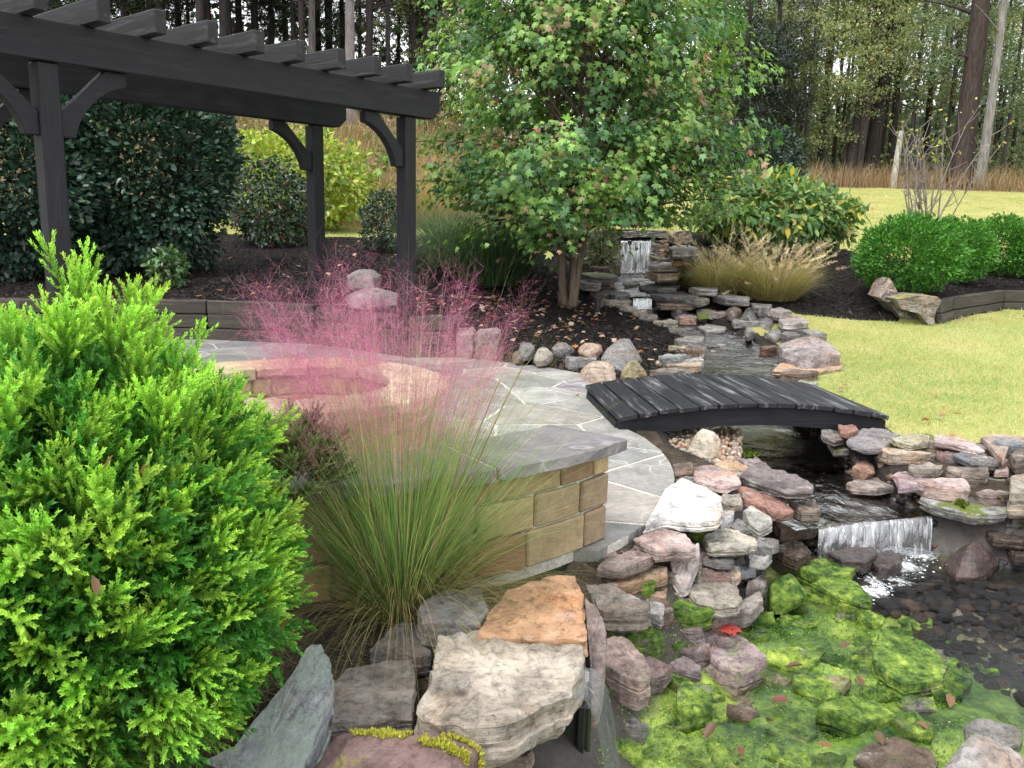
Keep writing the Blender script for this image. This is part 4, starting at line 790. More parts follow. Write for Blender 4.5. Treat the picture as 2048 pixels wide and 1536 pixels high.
# white round boulder and gravel at the patio corner
R(None,(.50,.42,.31),-.07,.18,box_poly(1410,903,84,36,10,.06),'boulder',label='rounded cream boulder on the gravel by the near bridge corner',name='boulder',M=56,up=.15)
def pebble_mesh(seed,n=10,m_=6):
    rgl=np.random.default_rng(seed); V=[];Fc=[]
    for i in range(m_+1):
        th=math.pi*i/m_
        for j in range(n): a=2*math.pi*j/n; V.append((math.sin(th)*math.cos(a),math.sin(th)*math.sin(a),math.cos(th)))
    V=np.array(V); V*=(1+.18*fbm(V*1.3+seed*7,2))[:,None]
    for i in range(m_):
        for j in range(n): Fc.append((i*n+j,(i+1)*n+j,(i+1)*n+(j+1)%n,i*n+(j+1)%n))
    me=mesh('pebble',V,Fc,smooth=True); me.materials.append(ROCK); return me
PEB=[pebble_mesh(i) for i in range(5)]; PEBW=[m_.copy() for m_ in PEB]
for m_ in PEBW: m_.materials.clear(); m_.materials.append(ROCKW)
rgl=np.random.default_rng(77)
# pebbles one can pick apart on the pool floor below the fall
cnt=0; pts=[]
for _ in range(4000):
    px=rgl.uniform(1690,2090); py=rgl.uniform(1130,1420)
    lim=1130+(px-1700)*.1; hi=1175+(px-1700)*.62
    if py<lim or py>hi: continue
    p=at(px,py,-.45); 
    if all((p[0]-q[0])**2+(p[1]-q[1])**2>(.036)**2 for q in pts):
        pts.append(p); s=rgl.uniform(.020,.042); o=obj('pebble',PEBW[rgl.integers(5)],None,POOL_BED,(p[0],p[1],float(H(p[0],p[1]))+s*.35)); o.scale=(s*rgl.uniform(1,1.5),s,s*rgl.uniform(.5,.7)); o.rotation_euler=(0,0,rgl.uniform(0,6.3)); c=np.array([(.05,.05,.055),(.07,.065,.06),(.12,.10,.08),(.04,.045,.05),(.2,.14,.1)][rgl.choice(5,p=[.35,.25,.15,.2,.05])]); o.color=(*c*rgl.uniform(.8,1.4),1); cnt+=1
        if cnt>=290: break
# brown river gravel at the patio corner and stream margins: too many to pick apart
_lp=pebble_mesh(3,6,3); TVp=np.array([v.co[:] for v in _lp.vertices]); TFp=np.array([p.vertices[:] for p in _lp.polygons])
GP=[]
for _ in range(1500):
    px=rgl.uniform(1290,1480); py=rgl.uniform(868,945); 
    if py<868+abs(px-1330)*.02 or (px-1290)*.55+870<py-28 : continue
    p=at(px,py,-.13); 
    if inpoly(p[0],p[1],PATIO): continue
    GP.append(p)
GP=np.array(GP); n=len(GP); R3=frames(RNG.normal(size=(n,3)),RNG.normal(size=(n,3))); s=RNG.uniform(.012,.026,(n,1))*np.array([[1.3,1,.7]])
GP[:,2]=-.16+.05*RNG.random(n)+.03
V,Fc,C=scatter(TVp,TFp,GP,R3,s,mixcol(n,[(3,(.30,.2,.13)),(2,(.2,.16,.13)),(2,(.4,.33,.25)),(1,(.12,.1,.1)),(1,(.42,.25,.13))]))
kk=NM('river_gravel'); aa=kk.n('Attribute',attribute_name='Col'); GRAV=kk.done(kk.bsdf(aa.outputs['Color'],.55,.4))
tag(obj('river_gravel',mesh('river_gravel',V,Fc,C,True),GRAV),kind='stuff')
d_,zw_,hw_=[None]*3
gs=[]
for _ in range(3200):
    i=rgl.integers(0,len(STREAM)-1); t=rgl.random(); a=STREAM[i]*(1-t)+STREAM[i+1]*t; dd=STREAM[i+1][:2]-STREAM[i][:2]; dd/=np.linalg.norm(dd); o_=rgl.uniform(-1.15,1.15)*a[3]; gs.append((a[0]-dd[1]*o_,a[1]+dd[0]*o_))
gs=np.array(gs); gz_=H(gs[:,0],gs[:,1]); GP=np.c_[gs,gz_+.004]; n=len(GP); s=RNG.uniform(.016,.046,(n,1))*np.array([[1.3,1,.7]])
V,Fc,C=scatter(TVp,TFp,GP,frames(RNG.normal(size=(n,3))*[1,1,.3],np.array([[0,0,1.]]*n)+RNG.normal(0,.2,(n,3))),s,mixcol(n,[(4,(.035,.033,.032)),(3,(.07,.06,.05)),(1,(.12,.08,.05)),(1,(.12,.115,.11))]))
kk=NM('wet_gravel'); aa=kk.n('Attribute',attribute_name='Col'); tag(obj('stream_gravel',mesh('stream_gravel',V,Fc,C,True),kk.done(kk.bsdf(aa.outputs['Color'],.25,.5))),kind='stuff')
# ------------------------------------------------------------------ falling water
def fall_mat(name,streak,dens,gl_=.38):
    k=NM(name); tc=k.n('TexCoord'); uv=k.n('Attribute',attribute_name='Col'); v=k.map(uv.outputs['Vector'],(streak,1.1,1)); n1=k.noise(v,1,6,.6,.25); n2=k.noise(k.map(uv.outputs['Vector'],(streak*2.3,2.2,1)),1.4,4,.6)
    f=k.ramp(k.math('ADD',k.math('MULTIPLY',n1,.65),k.math('MULTIPLY',n2,.35)),(.47-dens*.1,.06),(.55-dens*.1,.45),(.63-dens*.1,.97))
    b=k.bsdf((.86,.88,.9),.35,.5); tr=k.n('BsdfTransparent'); tr.inputs[0].default_value=(.72,.76,.80,1); gl=k.n('BsdfGlossy'); gl.inputs['Roughness'].default_value=.12; k.l(k.bump(n1,.6,.03),gl.inputs['Normal'])
    m1=k.n('MixShader'); m1.inputs[0].default_value=gl_; k.l(tr.outputs[0],m1.inputs[1]); k.l(gl.outputs[0],m1.inputs[2])
    ms=k.n('MixShader'); k.l(f,ms.inputs[0]); k.l(m1.outputs[0],ms.inputs[1]); k.l(b.outputs[0],ms.inputs[2]); return k.done(ms)
def fall(name,label,top,out,drop,mat,nw=60,nh=16,wob=.012):
    """top: polyline of the crest; out: horizontal throw; drop: height"""
    T=np.array(top,float); s=np.r_[0,np.cumsum(np.linalg.norm(np.diff(T,axis=0),axis=1))]; t=np.linspace(0,s[-1],nw); P=np.stack([np.interp(t,s,T[:,i]) for i in range(3)],-1)
    v=np.linspace(0,1,nh); V=np.zeros((nh,nw,3)); o2=np.array([out[0],out[1],0.])
    for i,k in enumerate(v): V[i]=P+o2*(k**.6); V[i,:,2]-=np.asarray(drop)*k**1.6
    V[...,:2]+=(o2[:2]/np.linalg.norm(o2[:2]))*(wob*fbm(np.stack([np.broadcast_to(t*28,(nh,nw)),np.broadcast_to(v[:,None]*2.5,(nh,nw)),np.zeros((nh,nw))],-1),3))[...,None]
    C=np.stack([np.broadcast_to(t/ s[-1],(nh,nw)),np.broadcast_to(v[:,None],(nh,nw)),np.zeros((nh,nw))],-1).reshape(-1,3)
    I=np.arange(nh*nw).reshape(nh,nw); q=np.stack([I[:-1,:-1],I[:-1,1:],I[1:,1:],I[1:,:-1]],-1).reshape(-1,4)
    return tag(obj(name,mesh(name,V.reshape(-1,3),q,C,True),mat),label,'waterfall')
c0,c1=at(1636,1050,-.25),at(1862,1032,-.25); cm=at(1745,1043,-.25)
fall('waterfall','wide low waterfall spilling into the algae pool',[c0,cm,c1],(-.02,-.09),np.linspace(.19,.24,60),fall_mat('fall_water',18,-.5))
c0,c1=aty(1242,480,14.8),aty(1306,480,14.8); fall('waterfall','tall curtain waterfall at the far top of the stream',[c0,c1],(-.01,-.10),.56,fall_mat('far_fall_water',6,-.1),40)
c0,c1=at(1266,597,.45),at(1303,597,.45); fall('waterfall','tiny far cascade in front of the stacked slabs behind the maple',[c0,c1],(-.0,-.06),.14,fall_mat('small_fall_water',7,.8),24)
c0,c1=at(1172,1335,.06),at(1142,1392,.05); fall('waterfall','thin dark sheet of water off the right end of the cream slab',[c0,c1],(.14,.02),.5,fall_mat('spill_water',14,-1.1,.10),40,wob=.006)
# foam at the feet of the falls: little bubbles and flecks
FP=[]
def foam(n,fn):
    for _ in range(n): FP.append(fn())
def f1():
    t=rgl.random(); px=1650+200*t; return at(px+rgl.normal(0,6),1103+rgl.normal(0,4)-t*4,-.45)
def f2():
    k=rgl.random(); px=1790+(1-k)*60*rgl.normal()-40*k+rgl.normal(0,18); py=1105+k*75+rgl.normal(0,8); return at(px,py,-.449)
def f3(): return at(1740+rgl.normal(0,26),1178+rgl.normal(0,9),-.449)
def f4(): return aty(rgl.uniform(1240,1308),543+rgl.normal(0,3),14.65)
foam(500,f1); foam(500,f2); foam(120,f3); foam(200,f4)
FP=np.array(FP); n=len(FP); s=np.abs(RNG.normal(.0025,.0025,(n,1))).clip(.0012)*np.array([[1.5,1.,.35]]); s[-200:]*=2.2
V,Fc,_=scatter(TVp,TFp,FP,frames(RNG.normal(size=(n,3))*[1,1,.05],np.array([[0,0,1.]]*n)),s)
kk=NM('foam'); tag(obj('foam',mesh('foam',V,Fc,None,True),kk.done(kk.bsdf((.88,.9,.92),.4,.4))),kind='stuff')
k=NM('foam_film'); tc=k.n('TexCoord'); at2=k.n('Attribute',attribute_name='Col'); n1=k.noise(tc.outputs['Object'],17,8,.7,.8); n2=k.noise(tc.outputs['Object'],60,4,.6); fr=k.math('ADD',k.math('ADD',k.math('MULTIPLY',n1,.75),k.math('MULTIPLY',n2,.25)),k.math('MULTIPLY',at2.outputs['Fac'],.34)); f=k.ramp(fr,(.66,0),(.78,.4),(.92,.9))
b_=k.bsdf((.84,.87,.9),.4,.4); tr=k.n('BsdfTransparent'); ms=k.n('MixShader'); k.l(f,ms.inputs[0]); k.l(tr.outputs[0],ms.inputs[1]); k.l(b_.outputs[0],ms.inputs[2]); FOAMF=k.done(ms)
fc=[at(px,py,-.455) for px,py in [(1660,1100),(1730,1096),(1800,1096),(1830,1105),(1800,1130),(1770,1160),(1740,1180)]]; gx=np.linspace(1.5,3.0,90); gy=np.linspace(3.7,5.0,80); a_,b_=np.meshgrid(gx,gy); dm=np.full(a_.shape,9.)
for q,r_ in zip(fc,[.10,.12,.16,.16,.16,.16,.14]): dm=np.minimum(dm,np.hypot(a_-q[0],b_-q[1])/r_)
w_=np.clip(1.25-dm,0,1); I=np.arange(a_.size).reshape(a_.shape); q=np.stack([I[:-1,:-1],I[:-1,1:],I[1:,1:],I[1:,:-1]],-1); cc_=(w_[:-1,:-1]>.02)
tag(obj('foam',mesh('foam',np.stack([a_,b_,-.455+.006*fbm(np.stack([a_*12,b_*12,a_*0],-1),2)],-1).reshape(-1,3),q[cc_],np.repeat(w_.reshape(-1,1),3,1),True),FOAMF),kind='stuff')
# black plastic spillway box under the cream slab
sp=thing('spillway_box','black plastic spillway box under the big cream slab','spillway',at(1110,1500,-.35))
kk=NM('black_plastic'); M_BLK=kk.done(kk.bsdf((.012,.012,.014),.35,.5))
b0=at(1110,1500,-.25); V,Fc=boxm((b0[0]-.14,b0[1]+.0,-.4),(.26,.05,0),(-.04,.3,0),(0,0,.28),.012); fixn(part('box',V,Fc,M_BLK,sp))
for dx in (0,.1,.2): V,Fc=boxm((b0[0]-.13+dx,b0[1]-.02+dx*.19,-.4),(.025,.005,0),(0,.03,0),(0,0,.29),.004); fixn(part('rib',V,Fc,M_BLK,sp))
# stones under the bridge ends and along the pond, dark and damp
bank('B','dark damp stones lining the pond under the footbridge',(1.3,6.6,-.3))
rgl=np.random.default_rng(21)
for x0,y0,x1,y1,n_ in [(1.18,5.9,1.38,7.9,13),(2.62,5.75,2.66,8.0,14),(1.0,6.0,1.05,7.2,7),(2.75,6.2,2.8,7.4,7)]:
    for i in range(n_):
        t=(i+rgl.random()*.6)/n_; x=x0+(x1-x0)*t+rgl.normal(0,.04); y=y0+(y1-y0)*t; zt=rgl.uniform(-.2,-.04); r1=rgl.uniform(.10,.2); n2=8; a=np.arange(n2)/n2*6.28+rgl.random(); pts=np.stack([x+r1*rgl.uniform(.7,1.2,n2)*np.cos(a),y+r1*.8*rgl.uniform(.7,1.2,n2)*np.sin(a),np.full(n2,zt)],-1)
        V,Fc=rock_mesh(pts,.2,'slab',18,.008); o=part('stone',V,Fc,ROCKW if zt<-.14 else ROCK,BANKS['B']); o.color=(*np.array([DKB,GREY,BRN][rgl.integers(3)])*rgl.uniform(.6,1.1),1); finish_rock(o)
# flat cobbles half sunk in the algae
rgl=np.random.default_rng(31); done=[]
for _ in range(1500):
    px=rgl.uniform(1240,2060); py=rgl.uniform(1180,1545); p=at(px,py,-.45); x,y=p[0],p[1]
    if not inpoly(x,y,POOLP) or x*.62+y*.5>3.25: continue
    r1=rgl.uniform(.06,.17)
    if any((x-q[0])**2+(y-q[1])**2<((r1+q[2])*.85)**2 for q in done): continue
    done.append((x,y,r1)); n2=8; a=np.arange(n2)/n2*6.28+rgl.random(); zt=float(H(x,y))+rgl.uniform(-.005,.022); pts=np.stack([x+r1*rgl.uniform(.7,1.2,n2)*np.cos(a),y+r1*.8*rgl.uniform(.7,1.2,n2)*np.sin(a),zt+rgl.normal(0,.012,n2)],-1)
    V,Fc=rock_mesh(pts,.09,'slab',30,.014); o=part('stone',V,Fc,[ROCKA,ROCKA,ROCKA,ROCKA,HALFA][rgl.integers(5)],None); o.parent=POOL_BED; o.color=(*np.array([GREY,OLV,BRN,BEI][rgl.integers(4)])*rgl.uniform(.6,1.2),1); finish_rock(o)
    if len(done)>80: break
# small stones filling the banks
def fillstones(key,cand,n_,rr,cols,dz=.03,mats=(ROCK,),M=20,sep=.8,st='slab'):
    done=[]
    for x,y in cand:
        r1=rgl.uniform(*rr)
        if any((x-q[0])**2+(y-q[1])**2<((r1+q[2])*sep)**2 for q in done): continue
        done.append((x,y,r1)); n2=8; a=np.arange(n2)/n2*6.28+rgl.random(); zt=float(H(x,y))+dz+rgl.uniform(0,.05); pts=np.stack([x+r1*rgl.uniform(.7,1.2,n2)*np.cos(a),y+r1*.75*rgl.uniform(.7,1.2,n2)*np.sin(a),zt+rgl.normal(0,.01,n2)],-1)
        V,Fc=rock_mesh(pts,.08,st,M,.01,up=r1*.4); o=part('stone',V,Fc,mats[rgl.integers(len(mats))],BANKS[key]); q_=np.array(cols[rgl.integers(len(cols))]); o.color=(*(q_*.65+q_.mean()*.35)*rgl.uniform(.8,1.3),1); finish_rock(o,24,st=='slab')
        if len(done)>=n_: break
c_=[]
for _ in range(300):
    px=rgl.uniform(1195,1530); py=rgl.uniform(1090,1330)
    p=at(px,py,-.32); c_.append((p[0],p[1]))
fillstones('L',[q for q in c_ if inpoly(q[0],q[1],POOLP) and -.44<H(*q)<-.14],46,(.07,.13),[GREY,BRN,BEI,DKB,PUR],.0)
c_=[]
for _ in range(600):
    p=hit(rgl.uniform(1690,2080),rgl.uniform(895,1000)); 
    if p[0]>2.55: c_.append((p[0],p[1]))
fillstones('R',c_,30,(.09,.2),[GREY,BRN,PINK,BEI,PUR,SLT],.02,(ROCK,ROCK,ROCKM))
c_=[]
for _ in range(700):
    t=rgl.random(); y=1.6+3.0*t; x=3.72-.55*max(0,(t-.65)/.35)+rgl.uniform(-.22,.38); c_.append((x,y))
fillstones('R',c_,60,(.10,.22),[GREY,BRN,PINK,BEI,PUR,SLT],.03,(ROCK,ROCK,ROCKM))
c_=[]
for _ in range(900):
    i=rgl.integers(0,10); t=rgl.random(); a=STREAM[i]*(1-t)+STREAM[i+1]*t; dd=STREAM[i+1][:2]-STREAM[i][:2]; dd=dd/np.linalg.norm(dd); o_=(a[3]+rgl.uniform(-.08,.24))*rgl.choice([-1,1]); x,y=a[0]-dd[1]*o_,a[1]+dd[0]*o_
    if y>7.35: c_.append((x,y))
fillstones('S',c_,100,(.10,.24),[GREY,GREY,BRN,PINK,BEI,(.3,.28,.26),TANC],.03,(ROCK,ROCK,ROCK,ROCKM),22,.75)
# ------------------------------------------------------------------ leaves and plants
LF=leaf_mat('broad_leaf'); LFG=leaf_mat('glossy_leaf',.32,.12,.55); LFC=leaf_mat('conifer_leaf',.5,.3,.3); GRS=leaf_mat('grass_blade',.55,.35,.25); LFP=leaf_mat('pink_panicle',.8,.4,.1,tt=(1.05,1.0,1.1))
k=NM('bark'); tc=k.n('TexCoord'); vv=k.map(tc.outputs['Object'],(9,9,1.6)); n1=k.noise(vv,1.6,8,.65); at_=k.n('ObjectInfo')
BARK=k.done(k.bsdf(k.mix(1.0,at_.outputs['Color'],k.ramp(n1,(.3,.45),(.7,1.5)),'MULTIPLY'),.9,.15,k.bump(n1,.9,.05)))
# templates: y along the leaf, z normal
MAP_V=np.array([(0,0,0),(.46,.10,-.06),(.28,.34,.02),(.48,.64,-.10),(.17,.58,.0),(0,1.0,-.14),(-.17,.58,.0),(-.48,.64,-.10),(-.28,.34,.02),(-.46,.10,-.06)])
MAP_F=np.array([(0,1,2),(0,2,8),(0,8,9),(2,3,4),(2,4,8),(4,6,8),(6,7,8),(4,5,6)])
OV_V=np.array([(0,0,0),(.26,.3,.05),(.24,.7,.03),(0,1,-.05),(-.24,.7,.03),(-.26,.3,.05),(0,.5,-.03)]); OV_F=np.array([(0,1,6),(1,2,6),(2,3,6),(3,4,6),(4,5,6),(5,0,6)]); O4_V=OV_V[:6]; O4_F=np.array([(0,1,3),(1,2,3),(0,3,5),(5,3,4)])
DI_V=np.array([(0,0,0),(.3,.5,.06),(0,1,-.04),(-.3,.5,.06)]); DI_F=np.array([(0,1,2),(0,2,3)])
def leafmass(pos,nrm,n_,tmpl,size,cols,sizev=.25,droop=.4,rand=.7,c1=None):
    TV,TF=tmpl; d=nrm*(1-droop)+np.array([0,0,-droop])+RNG.normal(0,rand*.6,(n_,3)); up=norm(nrm+np.array([0,0,.6]))+RNG.normal(0,rand*.5,(n_,3))
    s=size*np.clip(1+RNG.normal(0,sizev,n_),.4,1.9); return scatter(TV,TF,pos,frames(d,up),s,cols,c1,TV[:,1] if c1 is not None else None)
def blob(n_,rad,seed,lump=.28,shell=.55,f=1.6,zmin=-.95):
    """points in a lumpy ellipsoid shell plus outward normals (unit sphere coordinates scaled by rad)"""
    d=norm(RNG.normal(size=(n_*2,3))); d=d[d[:,2]>zmin][:n_]; k=1+lump*fbm(d*f+seed*3.7,3)*1.8+.10*vnoise(d*f*3.3+seed)
    r=(shell+(1-shell)*RNG.random(len(d))**.45)*k; return d*r[:,None]*np.array(rad),norm(d/np.array(rad))
def shrub(name,label,cat,base,rad,n_,tmpl,size,cols,mat,lump=.28,zc=None,droop=.3,rand=.7,group=None,stems=7,shell=.55,stemcol=(.06,.045,.035),f=1.6,core=True):
    base=np.array(base,float); root=thing(name,label,cat,base,group); zc=rad[2]*.92 if zc is None else zc
    p,nr=blob(n_,rad,base[0]*3+base[1],lump,shell,f); p=p+base+np.array([0,0,zc]); n2=len(p); ok=p[:,2]>base[2]+.03; p=p[ok];nr=nr[ok]
    c=cols(len(p)); V,Fc,C=leafmass(p,nr,len(p),tmpl,size,c,droop=droop,rand=rand); part('foliage',V,Fc,mat,root,C)
    tv=[]
    for i in range(stems):
        a=RNG.uniform(0,6.28); e=base+np.array([rad[0]*.6*math.cos(a),rad[1]*.6*math.sin(a),zc+rad[2]*RNG.uniform(-.1,.5)]); b0=base+np.array([.08*math.cos(a),.08*math.sin(a),-.05])
        V,Fc=tube(bez(b0,(b0+e)/2+np.array([0,0,.2*rad[2]]),e,6),np.linspace(.022,.006,6)*max(1,rad[2]),5); o=part('stem',V,Fc,BARK,root,smooth=True); o.color=(*stemcol,1)
    return root
# ---- the foreground conifer
def spray_template(seed,nsh,L,dens=370,rad=.0074):
    rgl=np.random.default_rng(seed); V=[];Fc=[];T=[]
    def needles(p0,p1,r0,t0,t1):
        d=p1-p0; l=np.linalg.norm(d); d=d/l; n_=max(6,int(l*dens)); x=np.cross(d,[.3,.2,.9]); x/=np.linalg.norm(x); y=np.cross(d,x)
        for i in range(n_):
            s=i/n_; a=i*2.4+rgl.uniform(-.3,.3); o=x*math.cos(a)+y*math.sin(a); r=r0*(1-.5*max(0,s-.7)/.3)*rgl.uniform(.85,1.15); b=p0+d*l*s; tip=b+o*r*.85+d*r*1.15; w_=np.cross(o,d)*.0025*(560/dens)**.5; k=len(V)
            V.extend([b-w_+o*.0008,b+w_+o*.0008,tip]); Fc.append((k,k+1,k+2)); tt=t0+(t1-t0)*s; T.extend([max(0,tt-.18),max(0,tt-.18),tt])
    P=lambda s:np.array([math.sin(s*1.5+seed)*.016*s,s*L,.02*s*s])
    prev=P(0)
    for i in range(1,5): q=P(i/4); needles(prev,q,rad*1.05,.1+.6*(i-1)/4,.1+.6*i/4+.3*(i==4)); prev=q
    for j in range(nsh):
        s=.14+.76*j/nsh; ph=j*2.2+rgl.uniform(-.4,.4); b=P(s); ln=(.052*(1-.5*s)+.014)*rgl.uniform(.7,1.3); ang=rgl.uniform(.42,.72)
        d=np.array([math.sin(ang)*math.cos(ph),math.cos(ang),math.sin(ang)*math.sin(ph)*.75]); d/=np.linalg.norm(d); mid=b+d*ln*.5; e=mid+norm(d+np.array([0,.35,0.]))*ln*.5; needles(b,mid,rad,.2+.3*s,.5+.25*s); needles(mid,e,rad,.5+.25*s,1.0)
    return np.array(V),np.array(Fc),np.clip(np.array(T),0,1)
SPR=[spray_template(i,n_,l) for i,(n_,l) in enumerate([(11,.17),(9,.14),(13,.20),(10,.16),(8,.13)])]; SPRL=[spray_template(9+i,7,.16,170,.012) for i in range(5)]
cc=aty(112,1115,2.0); CR=np.array([.55,.55,.58]); cbase=np.array([cc[0],cc[1],-.05])
con=thing('conifer_shrub','bright green feathery globe conifer filling the left foreground','shrub',cbase)
hd=[]; tocam=norm(EYE-cc)
for q in norm(RNG.normal(size=(9000,3))):
    if q@tocam>-.55 and q[2]>-.95 and all(((q-h_)**2).sum()> .15**2 for h_ in hd): hd.append(q)
hd=np.array(hd); hd[:,:2]*=(1+.42*np.clip(-hd[:,2:],0,1)); hl=1+.12*fbm(hd*2.4+3,3)*1.6+RNG.normal(0,.075,len(hd))+.04*np.maximum(0,RNG.normal(0,1,len(hd)))*np.clip(hd[:,2],0,1); k_=RNG.integers(4,8,len(hd)); hi=np.repeat(np.arange(len(hd)),k_); d=hd[hi]; hdir=norm(hd*.62+np.array([0,0,.62])+RNG.normal(0,.17,hd.shape))[hi]
dirn=norm(hdir+RNG.normal(0,.27,d.shape)); p=cc+d*CR*(hl[hi]-.25)[:,None]+hdir*.02; up=norm(d+RNG.normal(0,.35,d.shape)); dep=np.zeros(len(d))
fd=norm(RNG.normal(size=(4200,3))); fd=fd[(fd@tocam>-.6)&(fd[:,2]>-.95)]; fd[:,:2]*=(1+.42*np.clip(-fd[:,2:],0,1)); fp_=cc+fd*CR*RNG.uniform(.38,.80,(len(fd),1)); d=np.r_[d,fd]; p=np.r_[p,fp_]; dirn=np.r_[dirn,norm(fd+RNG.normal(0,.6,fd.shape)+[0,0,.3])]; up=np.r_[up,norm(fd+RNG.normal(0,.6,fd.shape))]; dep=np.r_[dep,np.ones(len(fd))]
idx=RNG.integers(0,5,len(d)); L=[]
for i in range(5):
    m_=idx==i; n_=m_.sum(); TV,TF,T=SPR[i]; g=RNG.normal(0,.16,(n_,1))
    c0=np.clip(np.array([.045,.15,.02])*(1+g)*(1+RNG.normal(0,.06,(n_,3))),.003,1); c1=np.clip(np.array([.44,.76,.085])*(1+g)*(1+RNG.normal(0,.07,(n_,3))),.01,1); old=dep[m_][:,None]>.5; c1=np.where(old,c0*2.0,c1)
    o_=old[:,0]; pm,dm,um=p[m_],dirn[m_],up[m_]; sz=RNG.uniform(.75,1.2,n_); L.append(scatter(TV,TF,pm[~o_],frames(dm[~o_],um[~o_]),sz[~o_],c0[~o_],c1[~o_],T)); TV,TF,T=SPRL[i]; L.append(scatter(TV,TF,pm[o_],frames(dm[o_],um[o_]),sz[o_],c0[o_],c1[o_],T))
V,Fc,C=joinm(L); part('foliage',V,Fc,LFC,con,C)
for i in range(9):
    a=RNG.uniform(0,6.28); e=cc+np.array([.4*math.cos(a),.4*math.sin(a),RNG.uniform(-.2,.4)]); V,Fc=tube(bez(cbase,(cbase+e)/2,e,6),np.linspace(.02,.006,6),6); o=part('branch',V,Fc,BARK,con,smooth=True); o.color=(.1,.06,.035,1)
# a darker, browner conifer peeping out behind its right shoulder
c2=aty(575,985,2.75); n_=130; d=norm(RNG.normal(size=(n_,3))); d[:,2]=np.abs(d[:,2])*.9; p=c2+d*np.array([.12,.12,.2])*RNG.uniform(.6,1,(n_,1)); L=[]
TV,TF,T=SPR[1]; g=RNG.normal(0,.2,(n_,1)); con2=thing('conifer_shrub','small dull olive conifer between the bright conifer and the pink grass','shrub',(c2[0],c2[1],-.03))
V,Fc,C=scatter(TV,TF,p,frames(norm(d+[0,0,.5]),d),RNG.uniform(.8,1.1,n_),np.clip(np.array([.04,.07,.02])*(1+g),.003,1),np.clip(np.array([.16,.22,.07])*(1+g),.01,1),T); part('foliage',V,Fc,LFC,con2,C)
V,Fc=tube(bez((c2[0],c2[1],-.06),(c2[0],c2[1],.3),c2,5),np.linspace(.014,.005,5),5); o=part('stem',V,Fc,BARK,con2); o.color=(.1,.06,.04,1)
# ---- pink muhly grass
mb=at(800,1225,.0); mg=thing('pink_grass','clump of green grass with a pink haze of flower plumes before the seat wall','ornamental grass',(mb[0],mb[1],-.02))
n_=2100; az=RNG.uniform(0,6.28,n_); rr_=RNG.random(n_)**.6*.11; base=np.c_[mb[0]+np.cos(az)*rr_,mb[1]+np.sin(az)*rr_*.8,np.full(n_,-.02)]
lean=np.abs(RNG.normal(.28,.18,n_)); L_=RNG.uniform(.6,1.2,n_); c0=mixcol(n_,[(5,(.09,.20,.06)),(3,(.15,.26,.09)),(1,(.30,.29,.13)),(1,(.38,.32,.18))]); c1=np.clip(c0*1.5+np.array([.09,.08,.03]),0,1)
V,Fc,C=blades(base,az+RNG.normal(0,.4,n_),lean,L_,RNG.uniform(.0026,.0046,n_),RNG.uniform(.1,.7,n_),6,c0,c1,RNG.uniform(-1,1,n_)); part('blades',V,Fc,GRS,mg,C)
n_=1500; az=RNG.uniform(0,6.28,n_); az=np.where(RNG.random(n_)<.5,RNG.normal(-.35,.7,n_),az); base=np.c_[mb[0]+np.cos(az)*.1,mb[1]+np.sin(az)*.08,np.full(n_,-.01)]
c0=mixcol(n_,[(3,(.34,.27,.14)),(3,(.25,.23,.1)),(2,(.13,.17,.05))]); V,Fc,C=blades(base,az,RNG.uniform(.3,.9,n_),RNG.uniform(.35,.85,n_),RNG.uniform(.0018,.0034,n_),RNG.uniform(.6,1.9,n_),8,c0,c0*1.1,RNG.uniform(-1,1,n_)); part('dry_blades',V,Fc,GRS,mg,C)
# culms and panicles
n_=160; az=np.where(RNG.random(n_)<.40,RNG.normal(3.0,.7,n_),RNG.uniform(0,6.28,n_)); lean=np.clip(np.abs(RNG.normal(.21,.14,n_)),0,np.where(np.cos(az)>0,.22,.30)); Lc=RNG.uniform(.95,1.34,n_); base=np.c_[mb[0]+np.cos(az)*.07,mb[1]+np.sin(az)*.06,np.full(n_,0.)]; dr=RNG.uniform(.02,.22,n_)
az2=az+RNG.normal(0,.3,n_); c0=mixcol(n_,[(3,(.2,.2,.09)),(2,(.33,.25,.15)),(1,(.2,.1,.08))]); V,Fc,C=blades(base,az2,lean,Lc,np.full(n_,.0022),dr,8,c0,np.clip(c0*1.3+np.array([.16,.10,.07]),0,1),RNG.uniform(-1,1,n_)); part('culms',V,Fc,GRS,mg,C)
n2_=46; az_=RNG.uniform(0,6.28,n2_); b_=np.c_[mb[0]+np.cos(az_)*.07,mb[1]+np.sin(az_)*.06,np.zeros(n2_)]; c_=mixcol(n2_,[(3,(.45,.38,.28)),(2,(.3,.3,.15)),(1,(.5,.36,.36))]); V_,F_,C_=blades(b_,az_,np.abs(RNG.normal(.16,.13,n2_)),RNG.uniform(1.15,1.42,n2_),np.full(n2_,.0024),RNG.uniform(.0,.25,n2_),8,c_*.7,c_,RNG.uniform(-1,1,n2_)); part('tall_culms',V_,F_,GRS,mg,C_)
S=8; CV=V.reshape(n_,S+1,2,3).mean(2); PB=[];PA=[];PL=[];PD=[]
for i in range(n_):
    m_=RNG.integers(36,72); t=RNG.beta(1.8,1.8,m_)*.42+.57; f_=t*S; k0=np.minimum(f_.astype(int),S-1); fr=(f_-k0)[:,None]; b=CV[i][k0]*(1-fr)+CV[i][k0+1]*fr; ax=norm(CV[i][-1]-CV[i][-3])
    dd=norm(ax*1.0+RNG.normal(0,.75,(m_,3))); PB.append(b);PD.append(dd);PL.append(RNG.uniform(.05,.17,m_)*(1.15-t*.5))
PB=np.concatenate(PB);PD=np.concatenate(PD);PL=np.concatenate(PL); m_=len(PB)
